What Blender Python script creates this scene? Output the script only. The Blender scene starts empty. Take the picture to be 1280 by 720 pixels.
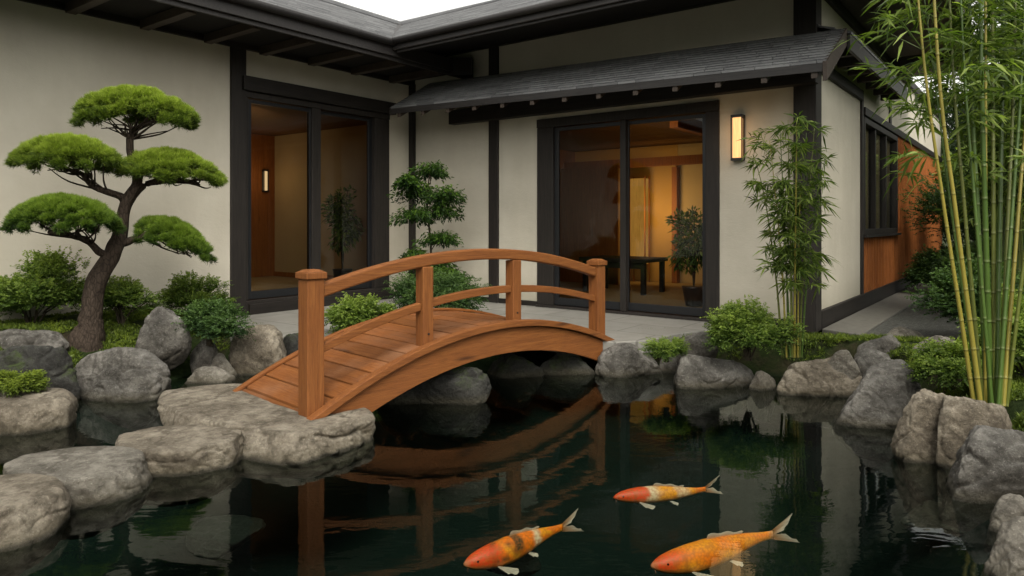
import bpy, bmesh, math, random
import numpy as np
from mathutils import Vector, Matrix, noise

random.seed(7)
rng = np.random.default_rng(11)
SC = bpy.context.scene
COL = SC.collection
F = 871.0; HZ = 279.0; CH = 1.15      # focal length in photo pixels, horizon row, eye height
WATER = -0.30

def P(px, py, z=0.0):                 # photo pixel on the horizontal plane z -> world point
    y = (CH - z) * F / (py - HZ)
    return Vector(((px - 640) / F * y, y, z))
def Q(px, py, y):                     # photo pixel at depth y
    return Vector(((px - 640) / F * y, y, CH - (py - HZ) * y / F))

# ------------------------------------------------------------------ object helpers
def link(o, parent=None):
    COL.objects.link(o)
    if parent is not None: o.parent = parent
    return o
def tag(o, label=None, cat=None, group=None, kind=None):
    if label: o['label'] = label
    if cat: o['category'] = cat
    if group: o['group'] = group
    if kind: o['kind'] = kind
    return o
def empty(name, loc, rz=0.0):
    o = bpy.data.objects.new(name, None); o.empty_display_size = 0.1
    link(o); o.location = loc; o.rotation_euler = (0, 0, rz)
    return o
def bevel(o, w=0.006, seg=2):
    m = o.modifiers.new('bevel', 'BEVEL'); m.width = w; m.segments = seg; m.limit_method = 'ANGLE'; m.angle_limit = math.radians(40)
    return o

class MB:
    def __init__(s): s.v = []; s.f = []
    def quad(s, a, b, c, d):
        n = len(s.v); s.v += [tuple(a), tuple(b), tuple(c), tuple(d)]; s.f.append((n, n+1, n+2, n+3)); return s
    def hexa(s, p):                   # 8 points: bottom 4 ccw, top 4 ccw
        n = len(s.v); s.v += [tuple(q) for q in p]
        for f in ((3,2,1,0),(4,5,6,7),(0,1,5,4),(1,2,6,5),(2,3,7,6),(3,0,4,7)): s.f.append(tuple(n+i for i in f))
        return s
    def box(s, x0, x1, y0, y1, z0, z1):
        return s.hexa([(x0,y0,z0),(x1,y0,z0),(x1,y1,z0),(x0,y1,z0),(x0,y0,z1),(x1,y0,z1),(x1,y1,z1),(x0,y1,z1)])
    def prism(s, pts, z0, z1):        # polygon (ccw) extruded
        n = len(s.v); k = len(pts)
        s.v += [(p[0], p[1], z0) for p in pts] + [(p[0], p[1], z1) for p in pts]
        s.f.append(tuple(n+i for i in reversed(range(k)))); s.f.append(tuple(n+k+i for i in range(k)))
        for i in range(k): j = (i+1) % k; s.f.append((n+i, n+j, n+k+j, n+k+i))
        return s
    def tube(s, pts, rad, seg=8, wob=0.0, cap=True):
        pts = [Vector(p) for p in pts]; n0 = len(s.v)
        ref = Vector((0.31, 0.22, 0.1)).normalized()
        for i, p in enumerate(pts):
            t = (pts[min(i+1, len(pts)-1)] - pts[max(i-1, 0)]).normalized()
            if abs(t.dot(ref)) > 0.95: ref = Vector((0, 0, 1)) if abs(t.z) < 0.8 else Vector((1, 0, 0))
            a = t.cross(ref).normalized(); b = t.cross(a)
            for k in range(seg):
                an = 2*math.pi*k/seg; r = rad[i]
                if wob: r *= 1 + wob*noise.noise(Vector((k*0.9, i*0.35, p.x*3)))
                s.v.append(tuple(p + (a*math.cos(an) + b*math.sin(an))*r))
        for i in range(len(pts)-1):
            for k in range(seg):
                k2 = (k+1) % seg
                s.f.append((n0+i*seg+k, n0+i*seg+k2, n0+(i+1)*seg+k2, n0+(i+1)*seg+k))
        if cap:
            s.f.append(tuple(n0+k for k in reversed(range(seg)))); m = n0+(len(pts)-1)*seg; s.f.append(tuple(m+k for k in range(seg)))
        return s
    def build(s, name, mat, parent=None, smooth=False, bev=0):
        me = bpy.data.meshes.new(name); me.from_pydata(s.v, [], s.f); me.validate()
        bm = bmesh.new(); bm.from_mesh(me); bmesh.ops.recalc_face_normals(bm, faces=bm.faces); bm.to_mesh(me); bm.free()
        me.materials.append(mat)
        if smooth: me.polygons.foreach_set('use_smooth', [True]*len(me.polygons))
        o = bpy.data.objects.new(name, me); link(o, parent)
        if bev: bevel(o, bev)
        return o

def spline(pts, n=8):                 # catmull-rom through points
    pts = [Vector(p) for p in pts]; out = []
    for i in range(len(pts)-1):
        p0 = pts[max(i-1,0)]; p1 = pts[i]; p2 = pts[i+1]; p3 = pts[min(i+2,len(pts)-1)]
        for k in range(n):
            t = k/n
            out.append(0.5*((2*p1)+(p2-p0)*t+(2*p0-5*p1+4*p2-p3)*t*t+(3*p1-p0-3*p2+p3)*t**3))
    out.append(pts[-1]); return out
def lerpl(vals, n):
    xs = np.linspace(0, len(vals)-1, n); return list(np.interp(xs, range(len(vals)), vals))

# ------------------------------------------------------------------ materials
def new_mat(name):
    m = bpy.data.materials.new(name); m.use_nodes = True; nt = m.node_tree; nt.nodes.clear()
    out = nt.nodes.new('ShaderNodeOutputMaterial'); return m, nt, out
def N(nt, typ, ins=None, **props):
    n = nt.nodes.new(typ)
    for k, v in props.items(): setattr(n, k, v)
    if ins:
        for k, v in ins.items():
            if isinstance(v, bpy.types.NodeSocket): nt.links.new(v, n.inputs[k])
            else: n.inputs[k].default_value = v
    return n
def c4(c): return (c[0], c[1], c[2], 1.0)
def ramp(nt, fac, stops):
    r = N(nt, 'ShaderNodeValToRGB', {'Fac': fac}); e = r.color_ramp.elements
    e[0].position = stops[0][0]; e[0].color = c4(stops[0][1]); e[1].position = stops[-1][0]; e[1].color = c4(stops[-1][1])
    for p, c in stops[1:-1]: q = e.new(p); q.color = c4(c)
    return r.outputs['Color']
def mapping(nt, scale=(1,1,1), rot=(0,0,0), kind='Object'):
    tc = N(nt, 'ShaderNodeTexCoord'); mp = N(nt, 'ShaderNodeMapping', {'Vector': tc.outputs[kind], 'Scale': scale, 'Rotation': rot}); return mp.outputs[0]
def mixc(nt, fac, a, b, mode='MIX'):
    m = N(nt, 'ShaderNodeMix', data_type='RGBA', blend_type=mode)
    for i, v in ((0, fac), (6, a), (7, b)):
        if isinstance(v, bpy.types.NodeSocket): nt.links.new(v, m.inputs[i])
        else: m.inputs[i].default_value = v if i == 0 else c4(v)
    return m.outputs[2]
def mth(nt, op, a, b=0.0, clamp=False):
    m = N(nt, 'ShaderNodeMath', operation=op, use_clamp=clamp)
    for i, v in ((0, a), (1, b)):
        if isinstance(v, bpy.types.NodeSocket): nt.links.new(v, m.inputs[i])
        else: m.inputs[i].default_value = v
    return m.outputs[0]
def noi(nt, vec, scale, detail=5, rough=0.55, dist=0.0):
    return N(nt, 'ShaderNodeTexNoise', {'Vector': vec, 'Scale': scale, 'Detail': detail, 'Roughness': rough, 'Distortion': dist}).outputs[0]
def bump(nt, h, strength, dist=0.02, normal=None):
    d = {'Height': h, 'Strength': strength, 'Distance': dist}
    if normal is not None: d['Normal'] = normal
    return N(nt, 'ShaderNodeBump', d).outputs[0]
def finish(nt, out, color, rough=0.6, nrm=None, spec=0.4, metal=0.0):
    d = {'Roughness': rough, 'Specular IOR Level': spec, 'Metallic': metal}
    d['Base Color'] = color if isinstance(color, bpy.types.NodeSocket) else c4(color)
    if nrm is not None: d['Normal'] = nrm
    b = N(nt, 'ShaderNodeBsdfPrincipled', d); nt.links.new(b.outputs[0], out.inputs[0]); return b

def m_plaster():
    m, nt, out = new_mat('plaster'); v = mapping(nt)
    a = noi(nt, v, 1.1, 6, 0.6); b = noi(nt, v, 45, 4, 0.7)
    st = noi(nt, mapping(nt, (2.5, 2.5, 0.35)), 1.6, 5, 0.6)
    c = ramp(nt, a, [(0.3, (0.47, 0.44, 0.37)), (0.7, (0.60, 0.565, 0.48))])
    c = mixc(nt, mth(nt, 'MULTIPLY', st, 0.45), c, (0.37, 0.33, 0.25))
    z = N(nt, 'ShaderNodeSeparateXYZ', {'Vector': v}).outputs['Z']
    stain = mth(nt, 'MULTIPLY', mth(nt, 'SUBTRACT', mth(nt, 'ADD', 0.28, mth(nt, 'MULTIPLY', a, 0.3)), z, True), 1.3, True)
    c = mixc(nt, stain, c, (0.22, 0.21, 0.15))
    finish(nt, out, c, 0.9, bump(nt, b, 0.25, 0.006, bump(nt, noi(nt, mapping(nt, (3, 3, 6)), 2.2, 5, 0.7), 0.25, 0.02)), 0.2); return m
def m_darkwood(name, c0, c1, ax='z', rough=0.6):
    m, nt, out = new_mat(name)
    sc = {'z': (14, 14, 0.9), 'x': (0.9, 14, 14), 'y': (14, 0.9, 14)}[ax]
    g = noi(nt, mapping(nt, sc), 3, 7, 0.65, 0.4); l = noi(nt, mapping(nt), 1.3, 3)
    c = ramp(nt, g, [(0.3, c0), (0.72, c1)]); c = mixc(nt, mth(nt, 'MULTIPLY', l, 0.5), c, c0)
    finish(nt, out, c, rough, bump(nt, g, 0.35, 0.004), 0.35); return m
def m_cedar(name, ax='x', tone=1.0, planks=False):
    m, nt, out = new_mat(name)
    sc = {'z': (22, 22, 0.9), 'x': (0.9, 22, 22), 'y': (22, 0.9, 22)}[ax]
    g = noi(nt, mapping(nt, sc), 2.2, 8, 0.7, 0.8); l = noi(nt, mapping(nt), 2.2, 4, 0.6)
    fine = noi(nt, mapping(nt, tuple(k*2.2 for k in sc)), 4, 4, 0.7)
    t = tone
    c = ramp(nt, g, [(0.25, (0.12*t, 0.040*t, 0.009*t)), (0.5, (0.28*t, 0.100*t, 0.022*t)), (0.78, (0.42*t, 0.170*t, 0.044*t))])
    c = mixc(nt, mth(nt, 'MULTIPLY', l, 0.55), c, (0.24*t, 0.08*t, 0.03*t))
    c = mixc(nt, ramp(nt, fine, [(0.48, (0,0,0)), (0.72, (0.75,0.75,0.75))]), c, (0.12*t, 0.042*t, 0.016*t))
    kn = N(nt, 'ShaderNodeTexVoronoi', {'Vector': mapping(nt, tuple(min(k, 7) for k in sc)), 'Scale': 0.9}).outputs[0]
    c = mixc(nt, ramp(nt, kn, [(0.03, (0.85,0.85,0.85)), (0.13, (0,0,0))]), c, (0.07*t, 0.026*t, 0.01*t))
    if planks:
        at = N(nt, 'ShaderNodeAttribute', attribute_name='tone')
        c = mixc(nt, 1.0, c, ramp(nt, at.outputs['Fac'], [(0, (0.66,0.66,0.68)), (1, (1.1,1.06,1.02))]), 'MULTIPLY')
        c = mixc(nt, ramp(nt, l, [(0.45, (0,0,0)), (0.7, (0.35,0.35,0.35))]), c, (0.30, 0.17, 0.10))
    finish(nt, out, c, 0.6, bump(nt, fine, 0.7, 0.004, bump(nt, g, 0.7, 0.004)), 0.25); return m
def m_rock(name, ca, cb, cc, moss=0.0):
    m, nt, out = new_mat(name); v = mapping(nt)
    a = noi(nt, v, 2.6, 8, 0.65, 0.3); b = noi(nt, v, 14, 8, 0.75); s = noi(nt, v, 70, 3, 0.8)
    c = ramp(nt, a, [(0.32, ca), (0.5, cb), (0.68, cc)])
    c = mixc(nt, ramp(nt, b, [(0.42, (0.0,0.0,0.0)), (0.66, (0.75,0.75,0.75))]), c, (ca[0]*0.45, ca[1]*0.43, ca[2]*0.4))
    c = mixc(nt, ramp(nt, s, [(0.58, (0,0,0)), (0.72, (0.55,0.55,0.55))]), c, (cc[0]*1.35, cc[1]*1.35, cc[2]*1.35))
    vein = N(nt, 'ShaderNodeTexWave', {'Vector': mapping(nt, (1,1,1), (0.6,0.9,0.2)), 'Scale': 1.1, 'Distortion': 9.0, 'Detail': 5.0, 'Detail Scale': 1.3, 'Detail Roughness': 0.7}).outputs[1]
    c = mixc(nt, ramp(nt, vein, [(0.0, (0.55,0.55,0.55)), (0.10, (0,0,0))]), c, (ca[0]*0.55, ca[1]*0.52, ca[2]*0.48))
    geo = N(nt, 'ShaderNodeNewGeometry'); sx = N(nt, 'ShaderNodeSeparateXYZ', {'Vector': geo.outputs['Position']})
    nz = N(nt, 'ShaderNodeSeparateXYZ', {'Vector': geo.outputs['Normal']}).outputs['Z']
    # moss on sheltered tops and wet base near the waterline
    if moss:
        mo = mth(nt, 'MULTIPLY', ramp(nt, noi(nt, v, 5, 6, 0.7), [(0.5, (0,0,0)), (0.62, (1,1,1))]), mth(nt, 'MULTIPLY', nz, moss, True), True)
        c = mixc(nt, mo, c, (0.05, 0.075, 0.015))
    c = mixc(nt, mth(nt, 'MULTIPLY', mth(nt, 'SUBTRACT', 0.75, nz), 0.8, True), c, mixc(nt, 1.0, c, (0.50, 0.46, 0.40), 'MULTIPLY'))  # sides darkened by facing: skylight on the tops put into the colour
    wz = mth(nt, 'ADD', sx.outputs['Z'], mth(nt, 'MULTIPLY', mth(nt, 'SUBTRACT', b, 0.5), -0.05))
    wet = mth(nt, 'MULTIPLY', mth(nt, 'SUBTRACT', -0.268, wz), 45.0, True)
    mossy = mth(nt, 'MULTIPLY', mth(nt, 'SUBTRACT', -0.215, wz), 14.0, True)
    c = mixc(nt, mth(nt, 'MULTIPLY', mossy, 0.6), c, (0.065, 0.055, 0.028))
    c = mixc(nt, mth(nt, 'MULTIPLY', wet, 0.8), c, (0.022, 0.02, 0.013))
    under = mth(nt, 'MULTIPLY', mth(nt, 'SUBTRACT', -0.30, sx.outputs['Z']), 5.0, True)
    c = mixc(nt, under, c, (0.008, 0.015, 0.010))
    rg = mth(nt, 'SUBTRACT', 0.82, mth(nt, 'MULTIPLY', wet, 0.45))
    fr = bump(nt, s, 0.5, 0.01, bump(nt, b, 1.0, 0.06, bump(nt, a, 0.8, 0.10)))
    finish(nt, out, c, rg, fr, 0.35); return m
def m_leaf(name, dark, mid, light, trans=0.35, yellow=None):
    m, nt, out = new_mat(name)
    at = N(nt, 'ShaderNodeAttribute', attribute_name='tone').outputs['Fac']
    geo = N(nt, 'ShaderNodeNewGeometry')
    n = noi(nt, geo.outputs['Position'], 5.0, 3)
    f = mth(nt, 'ADD', mth(nt, 'MULTIPLY', at, 0.75), mth(nt, 'MULTIPLY', n, 0.25))
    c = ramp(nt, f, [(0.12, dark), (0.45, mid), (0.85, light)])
    d = N(nt, 'ShaderNodeBsdfPrincipled', {'Base Color': c, 'Roughness': 0.5, 'Specular IOR Level': 0.25})
    t = N(nt, 'ShaderNodeBsdfTranslucent', {'Color': mixc(nt, 1.0, c, (1.3, 1.5, 0.6), 'MULTIPLY')})
    mx = N(nt, 'ShaderNodeMixShader', {0: trans}); nt.links.new(d.outputs[0], mx.inputs[1]); nt.links.new(t.outputs[0], mx.inputs[2])
    nt.links.new(mx.outputs[0], out.inputs[0]); return m
def m_bark(name, c0, c1):
    m, nt, out = new_mat(name); g = noi(nt, mapping(nt, (9, 9, 2.2)), 4, 8, 0.75, 0.6)
    vo = N(nt, 'ShaderNodeTexVoronoi', {'Vector': mapping(nt, (16, 16, 6)), 'Scale': 2.2}, feature='DISTANCE_TO_EDGE').outputs[0]
    c = ramp(nt, g, [(0.3, c0), (0.7, c1)]); c = mixc(nt, ramp(nt, vo, [(0, (0.7,0.7,0.7)), (0.12, (0,0,0))]), c, (c0[0]*.5, c0[1]*.5, c0[2]*.5))
    finish(nt, out, c, 0.85, bump(nt, vo, 0.6, 0.02, bump(nt, g, 0.8, 0.02)), 0.2); return m
def m_culm(name, a, b):
    m, nt, out = new_mat(name)
    at = N(nt, 'ShaderNodeAttribute', attribute_name='tone').outputs['Fac']
    g = noi(nt, mapping(nt, (20, 20, 1)), 2, 4)
    c = mixc(nt, g, a, b); c = mixc(nt, ramp(nt, at, [(0.5, (0,0,0)), (1.0, (0.45,0.45,0.45))]), c, (0.20, 0.20, 0.10))
    c = mixc(nt, ramp(nt, at, [(0.0, (1,1,1)), (0.3, (0,0,0))]), c, (0.03, 0.03, 0.01))
    finish(nt, out, c, 0.35, bump(nt, g, 0.1, 0.003), 0.5); return m
def m_roof():
    m, nt, out = new_mat('roof_shingle')
    at = N(nt, 'ShaderNodeAttribute', attribute_name='tone').outputs['Fac']
    v = mapping(nt); n = noi(nt, v, 3.0, 6, 0.7); f = noi(nt, v, 60, 3, 0.8)
    c = ramp(nt, mth(nt, 'ADD', mth(nt, 'MULTIPLY', at, 0.35), mth(nt, 'MULTIPLY', n, 0.5)), [(0.2, (0.09, 0.092, 0.097)), (0.8, (0.25, 0.255, 0.26))])
    finish(nt, out, c, 0.42, bump(nt, f, 0.4, 0.004), 0.55); return m
def m_ground():
    m, nt, out = new_mat('garden_soil'); v = mapping(nt)
    a = noi(nt, v, 1.3, 6, 0.65); b = noi(nt, v, 25, 6, 0.75)
    soil = ramp(nt, b, [(0.3, (0.018, 0.014, 0.009)), (0.7, (0.06, 0.047, 0.03))])
    moss = ramp(nt, b, [(0.3, (0.010, 0.018, 0.005)), (0.7, (0.030, 0.045, 0.012))])
    c = mixc(nt, ramp(nt, a, [(0.36, (0,0,0)), (0.5, (1,1,1))]), soil, moss)
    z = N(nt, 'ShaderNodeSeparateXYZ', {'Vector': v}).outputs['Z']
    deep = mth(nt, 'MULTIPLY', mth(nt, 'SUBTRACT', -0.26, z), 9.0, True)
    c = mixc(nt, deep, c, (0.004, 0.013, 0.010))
    finish(nt, out, c, 0.95, bump(nt, b, 0.9, 0.03), 0.1); return m
def m_stone_floor():
    m, nt, out = new_mat('patio_stone'); v = mapping(nt, (1,1,1), (0,0,0.6486))
    br = N(nt, 'ShaderNodeTexBrick', {'Vector': v, 'Color1': c4((0.26,0.25,0.23)), 'Color2': c4((0.20,0.195,0.18)), 'Mortar': c4((0.06,0.056,0.048)), 'Scale': 1.0, 'Mortar Size': 0.010, 'Mortar Smooth': 0.3, 'Brick Width': 0.9, 'Row Height': 0.6})
    a = noi(nt, v, 3.5, 7, 0.7); b = noi(nt, v, 40, 4, 0.8)
    c = mixc(nt, ramp(nt, a, [(0.35, (0.6,0.6,0.6)), (0.65, (0,0,0))]), br.outputs[0], (0.13, 0.125, 0.105))
    c = mixc(nt, mth(nt, 'MULTIPLY', b, 0.3), c, (0.32, 0.31, 0.28))
    h = mth(nt, 'SUBTRACT', mth(nt, 'MULTIPLY', a, 0.4), br.outputs[1])
    finish(nt, out, c, 0.6, bump(nt, h, 0.4, 0.006), 0.4); return m
def m_gravel():
    m, nt, out = new_mat('gravel'); v = mapping(nt)
    vo = N(nt, 'ShaderNodeTexVoronoi', {'Vector': v, 'Scale': 55.0}); 
    c = ramp(nt, N(nt, 'ShaderNodeSeparateXYZ', {'Vector': vo.outputs['Color']}).outputs[0], [(0, (0.035,0.035,0.033)), (1, (0.13,0.13,0.125))])
    c = mixc(nt, mth(nt, 'MULTIPLY', noi(nt, v, 2, 4), 0.6), c, (0.04,0.045,0.03))
    finish(nt, out, c, 0.8, bump(nt, vo.outputs[0], 1.0, -0.012), 0.3); return m
def m_simple(name, c, rough=0.6, spec=0.4, ns=8.0, var=0.25, bs=0.2):
    m, nt, out = new_mat(name); n = noi(nt, mapping(nt), ns, 5, 0.6)
    col = mixc(nt, n, tuple(k*(1-var) for k in c), tuple(k*(1+var) for k in c))
    finish(nt, out, col, rough, bump(nt, n, bs, 0.004), spec); return m
def m_emit(name, c, s, ax=None):
    m, nt, out = new_mat(name)
    col = c4(c)
    e = N(nt, 'ShaderNodeEmission', {'Color': col, 'Strength': s})
    if ax:
        g = noi(nt, mapping(nt, (30, 30, 3)), 1.5, 3); nt.links.new(mth(nt, 'MULTIPLY', mth(nt, 'ADD', g, 0.55), s), e.inputs[1])
    nt.links.new(e.outputs[0], out.inputs[0]); return m
def m_glass():
    m, nt, out = new_mat('window_glass')
    fr = N(nt, 'ShaderNodeFresnel', {'IOR': 1.45})
    g = N(nt, 'ShaderNodeBsdfGlossy', {'Color': (0.8,0.85,0.85,1), 'Roughness': 0.01})
    t = N(nt, 'ShaderNodeBsdfTransparent', {'Color': (0.80,0.83,0.80,1)})
    n = noi(nt, mapping(nt), 1.2, 2); nt.links.new(bump(nt, n, 0.02, 0.02), g.inputs['Normal'])
    mx = N(nt, 'ShaderNodeMixShader', {0: mth(nt, 'MULTIPLY', fr.outputs[0], 1.15, True)}); nt.links.new(t.outputs[0], mx.inputs[1]); nt.links.new(g.outputs[0], mx.inputs[2])
    nt.links.new(mx.outputs[0], out.inputs[0]); return m
def m_water():
    m, nt, out = new_mat('pond_water')
    v1 = mapping(nt, (1.0, 2.6, 1), (0, 0, 0.12)); v2 = mapping(nt, (1.0, 1.6, 1), (0, 0, -0.5))
    h = mth(nt, 'ADD', mth(nt, 'MULTIPLY', noi(nt, v1, 2.6, 3, 0.45, 0.6), 1.0), mth(nt, 'MULTIPLY', noi(nt, v2, 8.5, 2, 0.5), 0.16))
    nr = bump(nt, h, 0.022, 0.07)
    fr = N(nt, 'ShaderNodeFresnel', {'IOR': 1.333, 'Normal': nr})
    g = N(nt, 'ShaderNodeBsdfGlossy', {'Color': (0.95,1.0,0.97,1), 'Roughness': 0.02, 'Normal': nr})
    t = N(nt, 'ShaderNodeBsdfTransparent', {'Color': (0.80,0.85,0.78,1)})
    f = mth(nt, 'MULTIPLY', fr.outputs[0], 0.95, True)
    mx = N(nt, 'ShaderNodeMixShader', {0: f}); nt.links.new(t.outputs[0], mx.inputs[1]); nt.links.new(g.outputs[0], mx.inputs[2])
    nt.links.new(mx.outputs[0], out.inputs[0]); return m
def m_attrcol(name, rough=0.3, trans=0.0):
    m, nt, out = new_mat(name)
    at = N(nt, 'ShaderNodeAttribute', attribute_name='paint'); v = mapping(nt)
    sc = N(nt, 'ShaderNodeTexVoronoi', {'Vector': mapping(nt, (1.0, 1.25, 1.25)), 'Scale': 62.0})
    n = noi(nt, v, 30, 4)
    c = mixc(nt, ramp(nt, sc.outputs[0], [(0.30, (0,0,0)), (0.75, (0.55,0.55,0.55))]), at.outputs['Color'], (0.45, 0.12, 0.02)) if not trans else at.outputs['Color']
    c = mixc(nt, mth(nt, 'MULTIPLY', n, 0.15), c, (0.35, 0.12, 0.02)) if not trans else c
    b = N(nt, 'ShaderNodeBsdfPrincipled', {'Base Color': c, 'Roughness': rough, 'Specular IOR Level': 0.5, 'Normal': bump(nt, sc.outputs[0], 0.2, 0.003)})
    if trans:
        ray = noi(nt, mapping(nt, (8, 60, 60)), 2, 3)
        t = N(nt, 'ShaderNodeBsdfTransparent'); mx = N(nt, 'ShaderNodeMixShader', {0: mth(nt, 'ADD', trans, mth(nt, 'MULTIPLY', ray, 0.25), True)})
        nt.links.new(b.outputs[0], mx.inputs[1]); nt.links.new(t.outputs[0], mx.inputs[2]); nt.links.new(mx.outputs[0], out.inputs[0])
    else: nt.links.new(b.outputs[0], out.inputs[0])
    return m

M = {}
M['plaster'] = m_plaster()
M['post'] = m_darkwood('stained_timber', (0.010, 0.0085, 0.0075), (0.034, 0.028, 0.024))
M['beam_x'] = m_darkwood('stained_beam', (0.007, 0.0058, 0.005), (0.024, 0.019, 0.016), 'x')
M['beam_y'] = m_darkwood('stained_beam_side', (0.007, 0.0058, 0.005), (0.024, 0.019, 0.016), 'y')
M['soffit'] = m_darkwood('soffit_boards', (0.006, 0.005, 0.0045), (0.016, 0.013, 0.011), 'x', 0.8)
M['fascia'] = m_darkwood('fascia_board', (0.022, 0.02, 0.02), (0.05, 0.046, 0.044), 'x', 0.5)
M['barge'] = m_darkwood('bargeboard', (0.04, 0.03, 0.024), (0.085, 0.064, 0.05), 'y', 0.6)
M['metal'] = m_simple('black_frame', (0.010, 0.011, 0.013), 0.4, 0.5, 20, 0.2, 0.05)
M['clad'] = m_cedar('cedar_cladding', 'z', 1.3)
M['roof'] = m_roof()
M['glass'] = m_glass()
M['water'] = m_water()
M['ground'] = m_ground()
M['patio'] = m_stone_floor()
M['gravel'] = m_gravel()
M['concrete'] = m_simple('concrete_kerb', (0.12, 0.115, 0.10), 0.85, 0.3, 12, 0.4, 0.5)
M['in_wood'] = m_cedar('interior_panelling', 'z', 0.9)
M['in_wall'] = m_simple('interior_plaster', (0.40, 0.31, 0.18), 0.9, 0.2, 3, 0.12)
M['in_panel'] = m_simple('golden_panel', (0.40, 0.25, 0.085), 0.8, 0.2, 2.5, 0.15)
M['in_ceil'] = m_darkwood('interior_ceiling', (0.09, 0.042, 0.016), (0.19, 0.095, 0.04), 'x')
M['tatami'] = m_simple('tatami', (0.33, 0.235, 0.11), 0.8, 0.2, 30, 0.25)
M['cedar_x'] = m_cedar('bridge_cedar_length', 'x', 0.74)
M['cedar_y'] = m_cedar('bridge_cedar_planks', 'y', 0.80, True)
M['cedar_z'] = m_cedar('bridge_cedar_post', 'z', 0.74)
M['rock_grey'] = m_rock('grey_boulder', (0.080, 0.076, 0.068), (0.195, 0.186, 0.168), (0.38, 0.365, 0.335))
M['rock_tan'] = m_rock('tan_boulder', (0.14, 0.118, 0.088), (0.31, 0.27, 0.21), (0.50, 0.45, 0.36))
M['rock_mid'] = m_rock('warm_grey_boulder', (0.13, 0.118, 0.098), (0.28, 0.26, 0.22), (0.46, 0.43, 0.37))
M['rock_dark'] = m_rock('dark_boulder', (0.022, 0.022, 0.02), (0.055, 0.055, 0.05), (0.12, 0.12, 0.108), 1.2)
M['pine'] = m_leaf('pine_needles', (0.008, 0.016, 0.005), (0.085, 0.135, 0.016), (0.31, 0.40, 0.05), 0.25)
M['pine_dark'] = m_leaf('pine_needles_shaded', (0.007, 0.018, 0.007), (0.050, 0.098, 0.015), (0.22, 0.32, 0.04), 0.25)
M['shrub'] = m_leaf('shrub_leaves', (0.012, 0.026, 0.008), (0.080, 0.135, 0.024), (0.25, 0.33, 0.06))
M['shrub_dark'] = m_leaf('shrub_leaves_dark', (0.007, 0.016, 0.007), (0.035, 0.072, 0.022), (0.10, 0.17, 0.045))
M['maple'] = m_leaf('maple_leaves', (0.007, 0.020, 0.006), (0.040, 0.090, 0.012), (0.14, 0.23, 0.025))
M['bam'] = m_leaf('bamboo_leaves', (0.014, 0.030, 0.008), (0.085, 0.135, 0.025), (0.26, 0.33, 0.08), 0.4)
M['bam_dark'] = m_leaf('bamboo_leaves_dark', (0.010, 0.022, 0.007), (0.06, 0.10, 0.02), (0.19, 0.25, 0.06), 0.4)
M['moss'] = m_leaf('moss_blades', (0.018, 0.030, 0.005), (0.080, 0.120, 0.014), (0.21, 0.27, 0.03), 0.2)
M['wood_far'] = m_leaf('far_leaves', (0.006, 0.013, 0.005), (0.022, 0.042, 0.014), (0.055, 0.085, 0.028))
M['bark'] = m_bark('pine_bark', (0.020, 0.014, 0.010), (0.075, 0.055, 0.040))
M['twig'] = m_simple('twig', (0.035, 0.028, 0.018), 0.8, 0.2)
M['culm_g'] = m_culm('green_culm', (0.035, 0.075, 0.012), (0.075, 0.125, 0.022))
M['culm_y'] = m_culm('yellow_culm', (0.17, 0.155, 0.025), (0.29, 0.24, 0.045))
M['culm_o'] = m_culm('olive_culm', (0.07, 0.095, 0.016), (0.14, 0.155, 0.03))
M['koi'] = m_attrcol('koi_skin', 0.5)
M['fin'] = m_attrcol('koi_fin', 0.5, 0.38)
M['lamp'] = m_emit('lamp_glass', (1.0, 0.50, 0.19), 1.5, 'z')
M['lamp_in'] = m_emit('paper_glow', (1.0, 0.46, 0.08), 0.30, 'z')
M['lamp_small'] = m_emit('small_lamp_glow', (1.0, 0.66, 0.33), 0.9)
M['eye'] = m_simple('eye_black', (0.006, 0.006, 0.006), 0.1, 0.6)

# ------------------------------------------------------------------ SETTING: ground, pond
shore_px = [(-330,560),(-120,530),(0,522),(100,500),(200,482),(255,463),(300,449),(360,443),(450,447),(520,450),(620,452),(740,452),(830,455),(900,464),(960,470),(1050,472),(1105,488),(1150,515),(1195,545),(1240,585),(1300,650),(1310,720)]
shore = [P(a, b, WATER).xy for a, b in shore_px] + [Vector((2.35, 1.6)), Vector((2.6, -3.5)), Vector((-5.0, -4.0)), Vector((-7.0, 1.0))]
def inside(x, y):
    c = False; n = len(shore); j = n-1
    for i in range(n):
        a = shore[i]; b = shore[j]
        if (a.y > y) != (b.y > y) and x < (b.x-a.x)*(y-a.y)/(b.y-a.y)+a.x: c = not c
        j = i
    return c
def sdist(x, y):
    p = Vector((x, y)); d = 1e9; n = len(shore)
    for i in range(n):
        a = shore[i]; b = shore[(i+1) % n]; ab = b-a; t = max(0, min(1, (p-a).dot(ab)/ab.dot(ab))); d = min(d, (p-(a+ab*t)).length)
    return -d if inside(x, y) else d
def sm(a, b, x): t = max(0, min(1, (x-a)/(b-a))); return t*t*(3-2*t)
def bank(x, y, d=9.0):                        # target height of the bank away from the water
    left = sm(-0.42, -0.53, x/max(y, 1.0))*sm(-1.5, -2.5, x)*(1 - sm(9, 12, y))
    z = -0.045 + 0.24*left*sm(0.15, 0.95, d)
    right = sm(2.0, 3.0, x)*(1-sm(6.6, 7.4, y)); z += 0.06*right
    far = max(0.0, math.hypot(x, y)-20); return z - 0.0*far
def ground_z(x, y):
    d = sdist(x, y)
    if d > 0:
        return -0.33 + (bank(x, y, d)+0.33)*sm(0.0, 0.27, d) + 0.025*noise.noise(Vector((x*1.7, y*1.7, 0)))*sm(0.1, 0.6, d)*(1 if x < -2 or x > 2.2 else 0.1)
    return -0.33 - 0.95*sm(0.0, 1.1, -d)
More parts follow.
